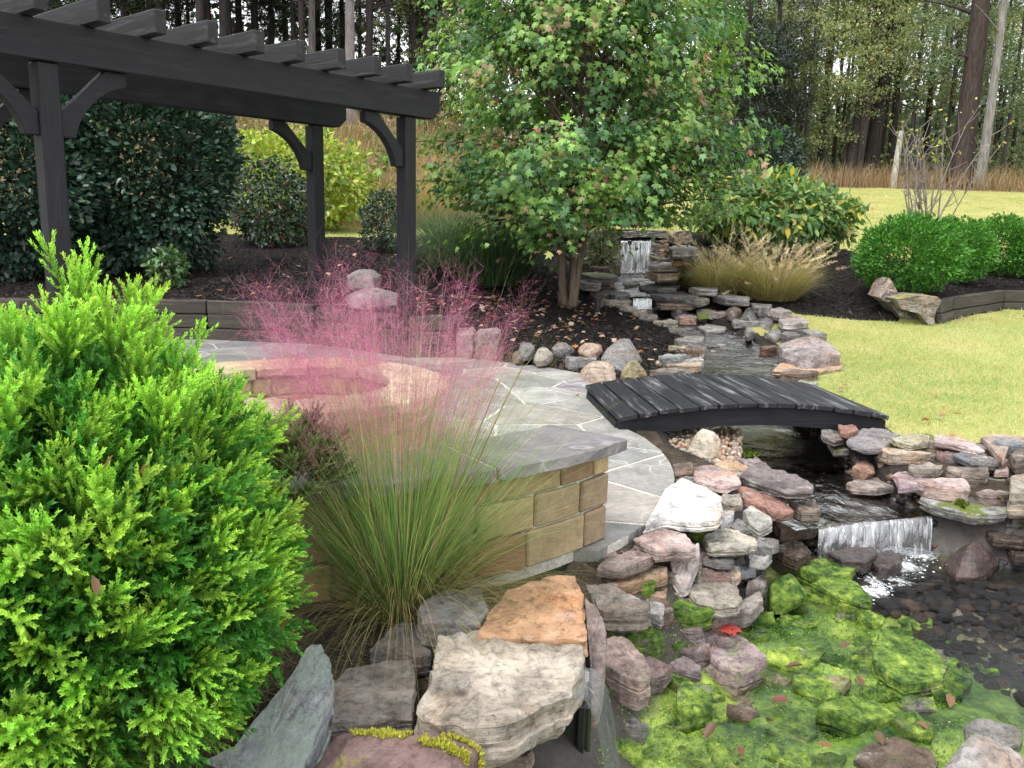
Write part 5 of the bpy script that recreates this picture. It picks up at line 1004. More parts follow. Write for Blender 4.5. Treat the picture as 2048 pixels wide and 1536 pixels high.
def threads(B,D,Ln,W,cols,S=3,curl=.35):
    n_=len(B); t=np.linspace(0,1,S+1); cv=RNG.normal(0,curl,(n_,3)); P=B[:,None]+D[:,None]*(Ln[:,None]*t)[...,None]+cv[:,None]*(Ln[:,None]*t*t)[...,None]
    sd_=norm(np.cross(D,RNG.normal(size=(n_,3)))); wd=(W*(1-.5*t))[None,:,None]*.5; A=P-sd_[:,None]*wd; Bv=P+sd_[:,None]*wd; V=np.stack([A,Bv],2).reshape(-1,3); i=np.arange(S)*2; q=np.stack([i,i+1,i+3,i+2],-1)
    return V,(q[None]+(np.arange(n_)*(S+1)*2)[:,None,None]).reshape(-1,4),np.repeat(cols,(S+1)*2,0),P
pc=mixcol(m_,[(4,(.57,.18,.30)),(3,(.67,.29,.39)),(2,(.43,.11,.26)),(1,(.67,.38,.41))])
V,Fc,C,Pp=threads(PB,PD,PL,.00045,pc,4,.22); L=[(V,Fc,C)]
q=RNG.random((m_,3)); sub=np.concatenate([Pp[:,1],Pp[:,2],Pp[:,3],Pp[:,4]]); sd2=norm(np.concatenate([PD]*4)+RNG.normal(0,.8,(4*m_,3))); V,Fc,C,_=threads(sub,sd2,RNG.uniform(.015,.045,4*m_),.00038,np.concatenate([pc]*4)*1.05,2); L.append((V,Fc,C))
V,Fc,C=joinm(L); o=part('pink_plumes',V,Fc,LFP,mg,C); o['kind']='stuff'
# a few tall dry stalks and reddish culms on the right of the clump
for px,py,L0 in [(1045,735,.95),(1000,760,.9),(960,800,.85)]:
    e=aty(px,py,mb[1]+.25); V,Fc=tube(bez((mb[0]+.1,mb[1],0),((mb[0]+e[0])/2+.02,mb[1]+.1,e[2]*.6),e,8),np.linspace(.0035,.0016,8),5); o=part('dry_stalk',V,Fc,BARK,mg); o.color=(.28,.15,.07,1)
# ---- ornamental grasses beyond
def grass_clump(name,label,base,n_,Lr,lean,W,droop,cols,plume=0,plc=(.58,.48,.36),r0=.2,pl_len=.17):
    base=np.array(base); root=thing(name,label,'ornamental grass',base); az=RNG.uniform(0,6.28,n_); r_=RNG.random(n_)**.6*r0; b=np.c_[base[0]+np.cos(az)*r_,base[1]+np.sin(az)*r_,np.full(n_,base[2]-.02)]
    c0=cols(n_); V,Fc,C=blades(b,az+RNG.normal(0,.5,n_),np.abs(RNG.normal(lean,.18,n_)),RNG.uniform(*Lr,n_),RNG.uniform(W*.6,W*1.3,n_),RNG.uniform(*droop,n_),6,c0,np.clip(c0*1.35+.03,0,1),RNG.uniform(-1,1,n_)); part('blades',V,Fc,GRS,root,C)
    if plume:
        az=RNG.uniform(0,6.28,plume); b=np.c_[base[0]+np.cos(az)*r0*.5,base[1]+np.sin(az)*r0*.5,np.full(plume,base[2])]; Lc=RNG.uniform(Lr[0],Lr[1]*1.12,plume); c0=mixcol(plume,[(1,(.3,.25,.12))])
        V,Fc,C=blades(b,az,np.abs(RNG.normal(lean*.9,.14,plume)),Lc,np.full(plume,.004),RNG.uniform(.2,.8,plume),6,c0,c0,RNG.uniform(-1,1,plume)); part('culms',V,Fc,GRS,root,C)
        T=V.reshape(plume,7,2,3).mean(2); tip=T[:,-1]; ax=norm(T[:,-1]-T[:,-2]); m_=46; t=RNG.random((plume,m_)); B=tip[:,None]+ax[:,None]*((t-.5)*pl_len)[...,None]; D=norm(ax[:,None]*.7+RNG.normal(0,.6,(plume,m_,3)))
        pc=np.repeat(mixcol(plume,[(2,plc),(1,tuple(np.array(plc)*1.3)),(1,tuple(np.array(plc)*.7))]),m_,0); V,Fc,C,_=threads(B.reshape(-1,3),D.reshape(-1,3),RNG.uniform(.02,.04,plume*m_),.006,pc,2); o=part('plumes',V,Fc,GRS,root,C); o['kind']='stuff'
    return root
TANG=lambda n_:mixcol(n_,[(4,(.30,.26,.11)),(3,(.40,.32,.16)),(2,(.18,.21,.07)),(1,(.46,.38,.23))])
g1=hit(1440,588); grass_clump('fountain_grass','smaller tan fountain grass left of its larger twin above the stream',g1,2000,(.55,1.0),.5,.008,(.5,1.3),TANG,110,r0=.26)
g2=hit(1540,596); grass_clump('fountain_grass','larger tan fountain grass with buff plumes before the yellowing broadleaf shrub',g2,2600,(.5,.92),.48,.008,(.4,1.2),TANG,190,r0=.36)
g3=hit(985,566); grass_clump('fountain_grass','big green arching grass clump between the pergola and the maple',g3,2600,(1.1,1.75),.30,.012,(.9,2.3),lambda n_:mixcol(n_,[(5,(.045,.10,.035)),(3,(.08,.15,.06)),(1,(.14,.2,.1))]),0,r0=.42)
g4=aty(905,520,13.6); grass_clump('fountain_grass','grey green arching grass right behind the front pergola post',(g4[0],g4[1],float(H(g4[0],g4[1]))),1500,(1.0,1.6),.32,.010,(.8,2.0),lambda n_:mixcol(n_,[(4,(.07,.12,.06)),(2,(.13,.18,.1))]),0,r0=.35)
g5=aty(858,420,19.5); grass_clump('fountain_grass','tan plumed grass glimpsed between the right pergola post and the maple',(g5[0],g5[1],float(H(g5[0],g5[1]))),700,(1.2,1.9),.25,.012,(.3,.9),lambda n_:mixcol(n_,[(2,(.36,.25,.12)),(1,(.28,.24,.1))]),60,(.55,.36,.16),.35,.4)
# ---- shrubs
HOL=lambda n_:mixcol(n_,[(6,(.024,.06,.036)),(4,(.04,.09,.055)),(2,(.08,.14,.09)),(.3,(.15,.2,.11))])
def on(px,py,Y=None):
    if Y is None: return hit(px,py)
    p=aty(px,py,Y); return np.array([p[0],p[1],float(H(p[0],p[1]))])
shrub('holly_shrub','huge dark glossy evergreen shrub behind the left pergola post','shrub',on(285,540,12.3),(1.35,1.1,1.65),27000,(O4_V,O4_F),.088,HOL,LFG,.22,droop=-.15,shell=.4)
shrub('holly_shrub','dark glossy evergreen shrub at the far left edge behind the pergola','shrub',on(10,560,11.2),(1.2,1.0,1.5),22000,(O4_V,O4_F),.084,HOL,LFG,.25,droop=-.15,shell=.4)
shrub('holly_shrub','low pale green sprout in front of the huge dark evergreen','shrub',on(335,520,10.9),(.22,.2,.26),420,(OV_V,OV_F),.08,lambda n_:mixcol(n_,[(2,(.07,.15,.045)),(1,(.12,.2,.07))]),LFG,.2,stems=3)
YG=lambda n_:mixcol(n_,[(4,(.30,.40,.05)),(3,(.42,.48,.09)),(2,(.17,.27,.05)),(1,(.48,.48,.14))])
b=on(585,470,18.6); shrub('deciduous_shrub','large yellow green shrub seen through the pergola at the meadow edge','shrub',b,(1.7,1.2,1.05),9000,(DI_V,DI_F),.12,YG,LF,.4,rand=.9,shell=.35,f=2.2)
for i in range(9):   # upright yellow shoots
    pass
shrub('deciduous_shrub','dark green rounded shrub left of the rear pergola post','shrub',on(545,490,15.6),(.78,.7,.75),6000,(OV_V,OV_F),.07,lambda n_:mixcol(n_,[(4,(.025,.055,.025)),(3,(.04,.08,.035)),(.15,(.3,.05,.03)),(.3,(.15,.16,.05))]),LFG,.3)
shrub('deciduous_shrub','small dark green shrub beside the front right pergola post','shrub',on(775,492,14.6),(.42,.4,.55),3200,(OV_V,OV_F),.055,lambda n_:mixcol(n_,[(4,(.03,.06,.03)),(2,(.05,.09,.045))]),LFG,.35)
RH=lambda n_:mixcol(n_,[(5,(.08,.17,.05)),(4,(.15,.26,.07)),(2,(.28,.36,.10)),(.7,(.58,.48,.07)),(.25,(.6,.38,.12))])
LL_V=np.array([(0,0,0),(.17,.3,.04),(.18,.65,.0),(0,1,-.16),(-.18,.65,.0),(-.17,.3,.04),(0,.5,-.02)])
shrub('broadleaf_shrub','wide broadleaf shrub turning yellow at the top behind the tan grasses','shrub',on(1545,505,14.9),(1.32,1.0,.68),6500,(LL_V,OV_F),.15,RH,LF,.22,droop=.45)
BOX=lambda n_:mixcol(n_,[(4,(.05,.17,.025)),(4,(.085,.25,.035)),(2,(.14,.34,.055)),(1,(.03,.10,.018))])
bx=shrub('clipped_evergreen','leftmost and widest of the bright green evergreens above the timber wall','shrub',on(1812,583),(.68,.62,.52),15000,(DI_V,DI_F),.045,BOX,LFC,.2,droop=-.35,rand=.8,f=3,group='bright evergreens above the timber wall')
for px,py,sc,lb in [(1900,578,.92,'second bright green evergreen from the left above the timber wall'),(2000,574,.95,'third bright green evergreen from the left above the timber wall'),(2095,566,.95,'bright green evergreen cut by the right edge of the picture')]:
    copytree(bx,on(px,py,13.2 if px<1950 else 14.4),px*.7,lb,sc)
shrub('holly_shrub','dark evergreen mass behind the right side of the maple','shrub',on(1500,395,23),(1.3,1.0,1.15),8000,(OV_V,OV_F),.11,lambda n_:mixcol(n_,[(4,(.018,.042,.026)),(2,(.035,.07,.04))]),LFG,.3)
shrub('deciduous_shrub','small multi stemmed bush behind the far waterfall under the maple','shrub',on(1272,450,17),(.5,.4,.45),500,(OV_V,OV_F),.08,lambda n_:mixcol(n_,[(2,(.12,.18,.05)),(1,(.3,.27,.12))]),LF,.3,zc=.75,stems=8,stemcol=(.1,.08,.07))
# trailing plant left of the waterfall
shrub('trailing_plant','pale green trailing plant on the rocks left of the far waterfall','plant',on(1205,545,14.15),(.26,.2,.42),1100,(DI_V,DI_F),.06,lambda n_:mixcol(n_,[(3,(.12,.15,.06)),(2,(.25,.26,.14)),(1,(.06,.1,.03))]),LF,.35,stems=3)
# bare shrub with the last yellow leaves
bb=on(1850,450,16.2); bs=thing('bare_shrub','nearly bare twiggy shrub with a few yellow leaves above the clipped evergreens','shrub',bb); tips=[]
for i in range(16):
    px=RNG.uniform(1790,1990) if i>5 else RNG.uniform(1800,1880); py=RNG.uniform(235,330); e=aty(px,py,16.2+RNG.uniform(-.4,.4)); b0=bb+np.array([RNG.uniform(-.15,.25),RNG.uniform(-.1,.1),-.05]); P=bez(b0,(b0*.55+e*.45)+np.array([RNG.uniform(-.15,.1),0,.25]),e,9); V,Fc=tube(P,np.linspace(.019,.007,9),5); o=part('stem',V,Fc,BARK,bs,smooth=True); o.color=(.24,.21,.2,1); st_=o
    for k in range(7):
        s=RNG.integers(3,9); q=P[s]; e2=q+np.array([RNG.uniform(-.35,.35),RNG.uniform(-.2,.2),RNG.uniform(.1,.5)]); V,Fc=tube(bez(q,(q+e2)/2+np.array([0,0,-.05]),e2,5),np.linspace(.009,.004,5),4); o=part('twig',V,Fc,BARK,st_); o.color=(.22,.19,.18,1); tips.append(e2)
tips=np.array(tips); tips=tips[np.argsort(-tips[:,2])][:60]; p=np.repeat(tips,3,0)+RNG.normal(0,.05,(len(tips)*3,3)); p=p[RNG.random(len(p))<.6]; V,Fc,C=leafmass(p,norm(RNG.normal(size=p.shape)),len(p),(OV_V,OV_F),.07,mixcol(len(p),[(3,(.4,.38,.08)),(1,(.55,.3,.06)),(2,(.22,.28,.07))])); part('leaves',V,Fc,LF,bs,C)
# ---- the maple
mp=hit(1135,612); MB=np.array([mp[0],mp[1],mp[2]-.05]); mt=thing('maple_tree','green maple with reddening leaf tips in the mulch bed beside the stream','tree',MB)
stems=[]; stobj=[]
for dx,dy,hgt,r_,bend in [(-.42,.1,4.6,.062,-.16),(.12,.3,5.0,.05,.15),(.62,-.05,4.5,.062,.42),(.2,-.35,4.2,.04,.1)]:
    b0=MB+np.array([np.sign(dx)*.05,dy*.15,0]); e=MB+np.array([dx*1.3,dy*1.3,hgt]); P=bez(b0,MB+np.array([dx*.25+bend*.3,dy*.3,hgt*.4]),e,14); V,Fc=tube(P,np.linspace(r_,.012,14)*np.r_[1.25,1.08,np.ones(12)],9,.06); o=part('trunk',V,Fc,BARK,mt,smooth=True); o.color=(.15,.115,.085,1); stems.append(P); stobj.append(o)
LP=[];LN=[];LC=[];lv=[]
def prof(z):  # crown radius by height above the base
    return np.interp(z,[.35,.7,1.2,1.8,2.5,3.3,4.2,5.4],[.5,1.2,2.0,2.5,2.6,2.35,1.9,.9])
for i in range(330):
    si=RNG.integers(4); P=stems[si]; z=RNG.uniform(.75,5.0)**1.0; k=np.clip(int(z/5*13),2,12); b0=P[k]; a=RNG.uniform(0,6.28); zt=RNG.uniform(.45,5.1); rad=prof(zt)*RNG.uniform(.5,1.06); e=np.array([MB[0]+.05+rad*math.cos(a)*1.0,MB[1]+rad*math.sin(a)*.85,MB[2]+zt])
    zst=min(zt*.72+.5,4.6); b0=P[np.clip(int(zst/5*13),2,12)]
    Q_=bez(b0,b0*.45+e*.55+np.array([0,0,.38]),e,9)
    if i<120 and not (zt<1.35 and e[0]>MB[0]-.1): V,Fc=tube(Q_,np.linspace(.024,.005,9),5); o=part('limb',V,Fc,BARK,stobj[si],smooth=True); o.color=(.10,.08,.065,1)
    red=RNG.random()<.2
    for j in range(5):
        s=RNG.integers(4,9); q=Q_[s]; tw=q+np.array([RNG.normal(0,.2),RNG.normal(0,.2),RNG.normal(-.05,.13)]); m_=RNG.integers(16,28); pp=q+(tw-q)*RNG.random((m_,1))*1.3+RNG.normal(0,.075,(m_,3)); pp[:,2]-=RNG.random(m_)*.12
        LP.append(pp); out=norm(pp-(MB+np.array([0,0,zt-.4]))); LN.append(out); g=RNG.normal(1,.13)
        if red and j==0: c=mixcol(m_,[(3,(.40,.25,.17)),(3,(.28,.32,.11)),(.4,(.5,.13,.12))])
        elif RNG.random()<.5: c=mixcol(m_,[(3,(.17,.31,.07)),(2,(.25,.40,.10)),(.25,(.34,.28,.14))])
        else: c=mixcol(m_,[(4,(.055,.14,.05)),(3,(.09,.20,.07)),(1,(.14,.27,.11))])
        LC.append(np.clip(c*g,.003,.9))
LP=np.concatenate(LP);LN=np.concatenate(LN);LC=np.concatenate(LC); lx,ly=proj(LP); low=LP[:,2]-MB[2]; k_=~((low<1.15)&(LP[:,0]>MB[0]+.12)&(RNG.random(len(LP))<.97))&~((low<.8)&(RNG.random(len(LP))<.96))&~((low<1.05)&(np.abs(LP[:,0]-MB[0])<.3)&(RNG.random(len(LP))<.85))&~((low<1.3)&(LP[:,0]<MB[0]-.55)&(RNG.random(len(LP))<.8)); LP,LN,LC=LP[k_],LN[k_],LC[k_]
V,Fc,C=leafmass(LP,LN,len(LP),(MAP_V,MAP_F),.082,LC,droop=.55,rand=.6); part('crown',V,Fc,LF,mt,C)
# ------------------------------------------------------------------ the wood
def crown_mesh(seed,n_,rad,size,cols,clumps,cs,tm=(DI_V,DI_F),mat=None,flat=.5):
    ctr=norm(RNG.normal(size=(clumps,3)))*RNG.random((clumps,1))**.4*np.array(rad); i=RNG.integers(0,clumps,n_); p=ctr[i]+RNG.normal(0,1,(n_,3))*np.array([cs,cs,cs*flat]); g=(1+RNG.normal(0,.2,clumps))[i][:,None]
    V,Fc,C=leafmass(p,norm(RNG.normal(size=(n_,3))+[0,0,.6]),n_,tm,size,np.clip(cols(n_)*g,.003,.9),droop=.2,rand=1.0); me=mesh('crown',V,Fc,C); me.materials.append(mat or LF); return me
PINEC=lambda n_:mixcol(n_,[(4,(.028,.045,.026)),(2,(.05,.07,.036)),(1,(.10,.11,.055))])
DECC=lambda n_:mixcol(n_,[(4,(.18,.24,.11)),(3,(.27,.33,.16)),(2,(.34,.35,.15)),(1,(.44,.38,.15))])
GRC=lambda n_:mixcol(n_,[(4,(.15,.22,.13)),(3,(.24,.31,.19)),(1,(.33,.38,.22))])
CED=lambda n_:mixcol(n_,[(4,(.014,.026,.018)),(2,(.026,.042,.026))])
ND_V=np.array([(0,0,0),(.1,.5,.03),(0,1,-.04),(-.1,.5,.03)])
CM={'pine':[crown_mesh(i,5200,(2.6,2.6,4.2),.30,PINEC,60,.36,(ND_V,DI_F),LF,.4) for i in range(3)],'dec':[crown_mesh(9+i,5600,(2.7,2.7,4.6),.15,DECC,60,.45,flat=.35) for i in range(3)],'gr':[crown_mesh(19+i,5600,(2.5,2.5,4.0),.15,GRC,55,.5,flat=.35) for i in range(2)],'ced':[crown_mesh(29,7000,(1.6,1.6,3.6),.22,CED,90,.3,(ND_V,DI_F),LFG,.35)]}
def trunk_mesh(seed,h,r,lean,nb,twig=True):
    rgl=np.random.default_rng(seed); P=np.array([(lean*h*t+.12*math.sin(t*4+seed)*t*2,.1*math.cos(t*3+seed)*t*2,h*t) for t in np.linspace(0,1,12)]); P[0,2]-=.4
    L=[tube(P,np.linspace(r,r*.45,12)*np.r_[1.25,1.05,np.ones(10)],8,.05)]
    for i in range(nb):
        k=rgl.integers(3,11); a=rgl.uniform(0,6.28); ln=rgl.uniform(.6,2.2); b=P[k]; e=b+np.array([math.cos(a)*ln,math.sin(a)*ln,ln*rgl.uniform(-.1,.6)]); L.append(tube(bez(b,(b+e)/2+np.array([0,0,.15]),e,5),np.linspace(r*.25,r*.05,5),4))
    V,Fc,_=joinm([(v,f,None) for v,f in L]); me=mesh('trunk',V,Fc,smooth=True); me.materials.append(BARK); return me
TM=[trunk_mesh(i,15,.17,ln,14) for i,ln in enumerate([0,.012,-.015,.02])]
def tree(name,label,px,Y,trunk,tc,kind,cz,cs,group=None,sc=(1,1,1),rz=None,pyb=None):
    p=aty(px,300,Y); z=float(H(p[0],p[1])); root=thing(name,label,'tree',(p[0],p[1],z),group)
    o=obj('trunk',trunk,None,root); o.color=(*tc,1); o.rotation_euler=(0,0,RNG.uniform(0,6.28) if rz is None else rz); o.scale=sc
    for c in (cz if isinstance(cz,list) else [cz]):
        if c is None: continue
        o=obj('crown',CM[kind][RNG.integers(len(CM[kind]))],None,root,(RNG.uniform(-.5,.5),RNG.uniform(-.5,.5),c)); o.rotation_euler=(0,0,RNG.uniform(0,6.28)); o.scale=(cs,cs,cs*RNG.uniform(.85,1.15))
    return root
gl='dark slim trunks of the dense wood behind the pergola'; lb='slim dark trunk in the dense wood seen above the pergola'
xs=np.linspace(60,880,58)+RNG.normal(0,9,58)
for i,px in enumerate(xs):
    Y=RNG.choice([33,35,37,40,44,48,53],p=[.14,.16,.18,.18,.14,.12,.08])+RNG.uniform(-1,1); s=RNG.uniform(.55,1.05); tree('woodland_tree',lb,px,Y,TM[RNG.integers(4)],(.035,.03,.029),'pine',[RNG.uniform(7,9.5),RNG.uniform(11,14)] if i%3 else ([RNG.uniform(5,7)] if i%2 else [RNG.uniform(9,12)]),RNG.uniform(.55,.8),gl,(s,s,1))
tree('woodland_tree','pale grey trunk before the dense wood above the right end of the pergola',702,31.5,TM[0],(.17,.15,.15),'pine',12.5,.7,sc=(1.15,1.15,1))
tree('woodland_tree','slimmer pale trunk left of the pale grey trunk above the pergola',625,34,TM[1],(.13,.12,.115),'pine',12.5,.7,sc=(.85,.85,1))
gl2='trunks of the mixed wood behind the lawn'; lb2='dark slim trunk in the mixed wood behind the sloping lawn'
for i,px in enumerate(np.r_[np.linspace(1380,2100,34)+RNG.normal(0,10,34)]):
    Y=RNG.uniform(37,54); s=RNG.uniform(.4,1.0); kd=RNG.choice(['dec','gr','pine'],p=[.45,.35,.2]); tree('woodland_tree',lb2,px,Y,TM[RNG.integers(4)],(.04,.034,.03),kd,[RNG.uniform(6.5,8.5)] if i%2 else [RNG.uniform(11,14)],RNG.uniform(.55,.75),gl2,(s,s,1))
for i,(px,Y,cz,cs) in enumerate([(1560,36,4.2,.62),(1650,36,4.6,.7),(1720,35.5,5.6,.6),(1820,36,6.0,.62),(1610,35,6.0,.6),(1765,38,4.5,.6),(2010,35.5,4.2,.6),(1690,36,8,.7),(1890,38,6.8,.7),(1990,38,6.5,.75),(2060,36.5,5.5,.7),(1600,39,8.5,.8),(1480,38,7.5,.75),(1750,41,8.8,.9)]):
    tree('woodland_tree','leafy understory tree at the front of the mixed wood behind the lawn',px,Y,TM[i%4],(.06,.05,.045),'dec' if i%3 else 'gr',[cz],cs,'leafy understory trees',(.45,.45,.75))
for i,(px,Y) in enumerate([(850,37),(900,39),(960,41),(1030,40),(1100,42),(1180,41),(1260,40),(1340,41),(1420,40)]):
    tree('woodland_tree','woodland tree hidden almost wholly behind the maple crown',px,Y,TM[i%4],(.045,.04,.035),'gr' if i%2 else 'dec',[5.5,10],.85,'trees behind the maple',(.8,.8,1))
bigt=trunk_mesh(77,17,.42,.004,3); tree('pine_tree','massive dark pine trunk near the right edge of the wood',1925,33.2,bigt,(.055,.042,.038),'pine',15.5,1,rz=0)
lt=trunk_mesh(78,15,.18,.03,5); tree('woodland_tree','pale grey slender trunk right of the massive pine',1966,32.6,lt,(.2,.19,.175),'dec',13.5,.6,rz=0)
lt2=trunk_mesh(79,13,.36,.10,3); tree('woodland_tree','thick pair of brown trunks leaning right in the mixed wood',1706,36,lt2,(.075,.062,.055),'dec',9.5,.8,rz=0); tree('woodland_tree','dark companion trunk just right of the thick leaning trunk',1738,37,lt2,(.045,.038,.035),'dec',9.8,.7,rz=.1)
tree('cedar_tree','dark feathery cedar left of centre in the mixed wood',1545,34.5,TM[2],(.035,.03,.028),'ced',[4.0],.85,sc=(.7,.7,.7))
tree('cedar_tree','dark feathery cedar half behind the maple on its right',1478,33.5,TM[1],(.035,.03,.028),'ced',[3.4],.75,sc=(.7,.7,.7))
sn=aty(1790,345,31.5); z=float(H(sn[0],sn[1])); P=np.array([aty(1788,352,31.5),aty(1794,310,31.5),aty(1803,262,31.5)]); P[0,2]=z-.1; V,Fc=tube(bez(P[0],P[1],P[2],6),np.linspace(.12,.09,6),7,.08); c=P[0]; o=obj('dead_snag',mesh('dead_snag',V-c,Fc,smooth=True),BARK,None,c); o.color=(.36,.35,.31,1); tag(o,'short pale leaning dead snag in the tall grass before the mixed wood','snag')
# far wood that reads as one mass
n_=38000; px=RNG.uniform(-150,2200,n_); Y=RNG.uniform(46,70,n_); zt=RNG.beta(1.0,1.9,n_)*(np.where(px<1000,9.5,6.0)); X=(px-1024)/1700*Y; p=np.c_[X,Y,H(X,Y)+zt]
V,Fc,C=leafmass(p,norm(RNG.normal(size=(n_,3))),n_,(DI_V,DI_F),.42,np.where((px<1000)[:,None],PINEC(n_)*1.1,GRC(n_)*.9),rand=1); V0,F0,C0=V,Fc,C; n_=26000; px=RNG.uniform(1250,2200,n_); Y=RNG.uniform(42,62,n_); X=(px-1024)/1700*Y; p=np.c_[X,Y,H(X,Y)+RNG.random(n_)**1.2*5.5]; V,Fc,C=leafmass(p,norm(RNG.normal(size=(n_,3))),n_,(DI_V,DI_F),.34,GRC(n_)*.75,rand=1); V,Fc,C=joinm([(V0,F0,C0),(V,Fc,C)])
tag(obj('distant_wood',mesh('distant_wood',V,Fc,C),LF),'hazy mass of far woodland foliage behind the trunks','wood',kind='stuff')
# understory along the wood edge
n_=26000; px=RNG.uniform(-60,2150,n_); Y=np.where(px<1000,RNG.uniform(31.5,36,n_),RNG.uniform(36,41,n_)); X=(px-1024)/1700*Y; lump=np.clip(fbm(np.stack([X*.5,Y*.5,X*0],-1),3)+.35,0,1); zt=RNG.random(n_)**1.3*lump*np.where(px<1000,2.6,4.2); p=np.c_[X,Y,H(X,Y)+zt]
V,Fc,C=leafmass(p,norm(RNG.normal(size=(n_,3))+[0,0,.5]),n_,(DI_V,DI_F),.16,np.where((px<1000)[:,None],mixcol(n_,[(3,(.07,.08,.035)),(3,(.16,.13,.06)),(1,(.22,.18,.07))]),DECC(n_)*.8),rand=1); tag(obj('undergrowth',mesh('undergrowth',V,Fc,C),LF),'tangled brown green undergrowth along the wood edge','undergrowth',kind='stuff')
# ------------------------------------------------------------------ meadow grass
def ground_scatter(n_,xr,yr,zn,dens=None):
    x=RNG.uniform(*xr,n_); y=RNG.uniform(*yr,n_); m_=zone(x,y)==zn; x,y=x[m_],y[m_]; return np.c_[x,y,H(x,y)]
b=np.concatenate([ground_scatter(26000,(-16,3.2),(18.5,33),3),ground_scatter(16000,(3,26),(28.5,37),3)]); n_=len(b)
c0=np.where((b[:,:1]<3),mixcol(n_,[(4,(.34,.24,.13)),(3,(.26,.2,.1)),(2,(.17,.17,.06)),(2,(.42,.33,.2))]),mixcol(n_,[(4,(.34,.23,.14)),(3,(.27,.19,.11)),(2,(.40,.30,.19)),(1,(.22,.2,.09))]))
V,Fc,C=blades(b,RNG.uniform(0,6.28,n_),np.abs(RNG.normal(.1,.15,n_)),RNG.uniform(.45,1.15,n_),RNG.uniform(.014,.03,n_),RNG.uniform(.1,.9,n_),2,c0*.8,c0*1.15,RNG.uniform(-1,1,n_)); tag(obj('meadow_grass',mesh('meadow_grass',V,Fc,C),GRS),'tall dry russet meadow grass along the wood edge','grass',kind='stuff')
for i in range(14):   # weedy shrubs on the meadow slope
    px=RNG.uniform(380,820); Y=RNG.uniform(21,29); shrub('meadow_bush','low scrubby bush on the dry slope behind the pergola','bush',on(px,400,Y),(RNG.uniform(.5,.9),.6,RNG.uniform(.4,.8)),900,(DI_V,DI_F),.10,(lambda n_:mixcol(n_,[(3,(.2,.2,.08)),(2,(.3,.24,.13)),(1,(.12,.15,.06))])) if i%2 else (lambda n_:mixcol(n_,[(3,(.33,.25,.16)),(2,(.42,.33,.24))])),LF,.35,group='scrubby bushes on the dry slope',stems=2,shell=.2)
# ------------------------------------------------------------------ lawn blades
b=np.concatenate([ground_scatter(112000,(2.4,8),(5.6,11.5),0),ground_scatter(16000,(3.9,7),(2.5,5.7),0),ground_scatter(30000,(-5,9),(11.5,20),0),ground_scatter(45000,(2,20),(15,31),0)]); n_=len(b); far=(b[:,1]>11.5)
pn=fbm(np.stack([b[:,0]*.55,b[:,1]*.55,b[:,0]*0+4],-1),3)[:,None]
cG=np.array([.23,.38,.13]);cY=np.array([.45,.53,.25]);cT=np.array([.58,.49,.26]); k1=np.clip(.5+pn*2.6+RNG.normal(0,.35,(n_,1))+np.where(b[:,1:2]>22,.55,0)*1,0,1); c0=(cG*(1-k1)+cY*k1); k2=np.clip(RNG.normal(-.1,.4,(n_,1))+np.where(b[:,1:2]>22,.35,0),0,1); c0=c0*(1-k2)+cT*k2; c0*=(1+RNG.normal(0,.15,(n_,1)))
sc=np.where(far,2.2,1.0)
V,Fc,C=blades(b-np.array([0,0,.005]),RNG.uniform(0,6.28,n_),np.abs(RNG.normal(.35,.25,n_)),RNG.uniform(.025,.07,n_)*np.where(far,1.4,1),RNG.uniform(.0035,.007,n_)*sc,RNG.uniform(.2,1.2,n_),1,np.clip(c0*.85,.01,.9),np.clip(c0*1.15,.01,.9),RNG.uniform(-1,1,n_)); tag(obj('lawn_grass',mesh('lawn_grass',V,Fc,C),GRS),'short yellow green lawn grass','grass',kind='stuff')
# grass fringe at the lawn edge
# ------------------------------------------------------------------ mulch chips
b=np.concatenate([ground_scatter(48000,(-4,3),(8,14),1),ground_scatter(28000,(2,9),(10,16),1),ground_scatter(13000,(-9,3),(13,17.5),1),ground_scatter(9000,(-8,-3.5),(9,13),1)]); n_=len(b)
TV=np.array([(-.5,0,0),(.5,0,0),(.35,1,.05),(-.3,1,.0)]); TF=np.array([(0,1,2,3)]); d=RNG.normal(size=(n_,3))*[1,1,.35]; s=RNG.uniform(.6,1.4,(n_,1))*np.c_[RNG.uniform(.006,.013,n_),RNG.uniform(.03,.075,n_),np.full(n_,.03)]
V,Fc,C=scatter(TV,TF,b+np.array([0,0,.006])+RNG.random((n_,1))*[0,0,.012],frames(d,np.array([[0,0,1.]]*n_)+RNG.normal(0,.35,(n_,3))),s,mixcol(n_,[(6,(.012,.010,.009)),(4,(.022,.018,.016)),(2,(.05,.042,.036)),(.5,(.12,.10,.085))]))
kk=NM('mulch_chip'); aa=kk.n('Attribute',attribute_name='Col'); tag(obj('mulch_chips',mesh('mulch_chips',V,Fc,C),kk.done(kk.bsdf(aa.outputs['Color'],.8,.3))),'dark shredded bark mulch chips covering the beds','mulch',kind='stuff')
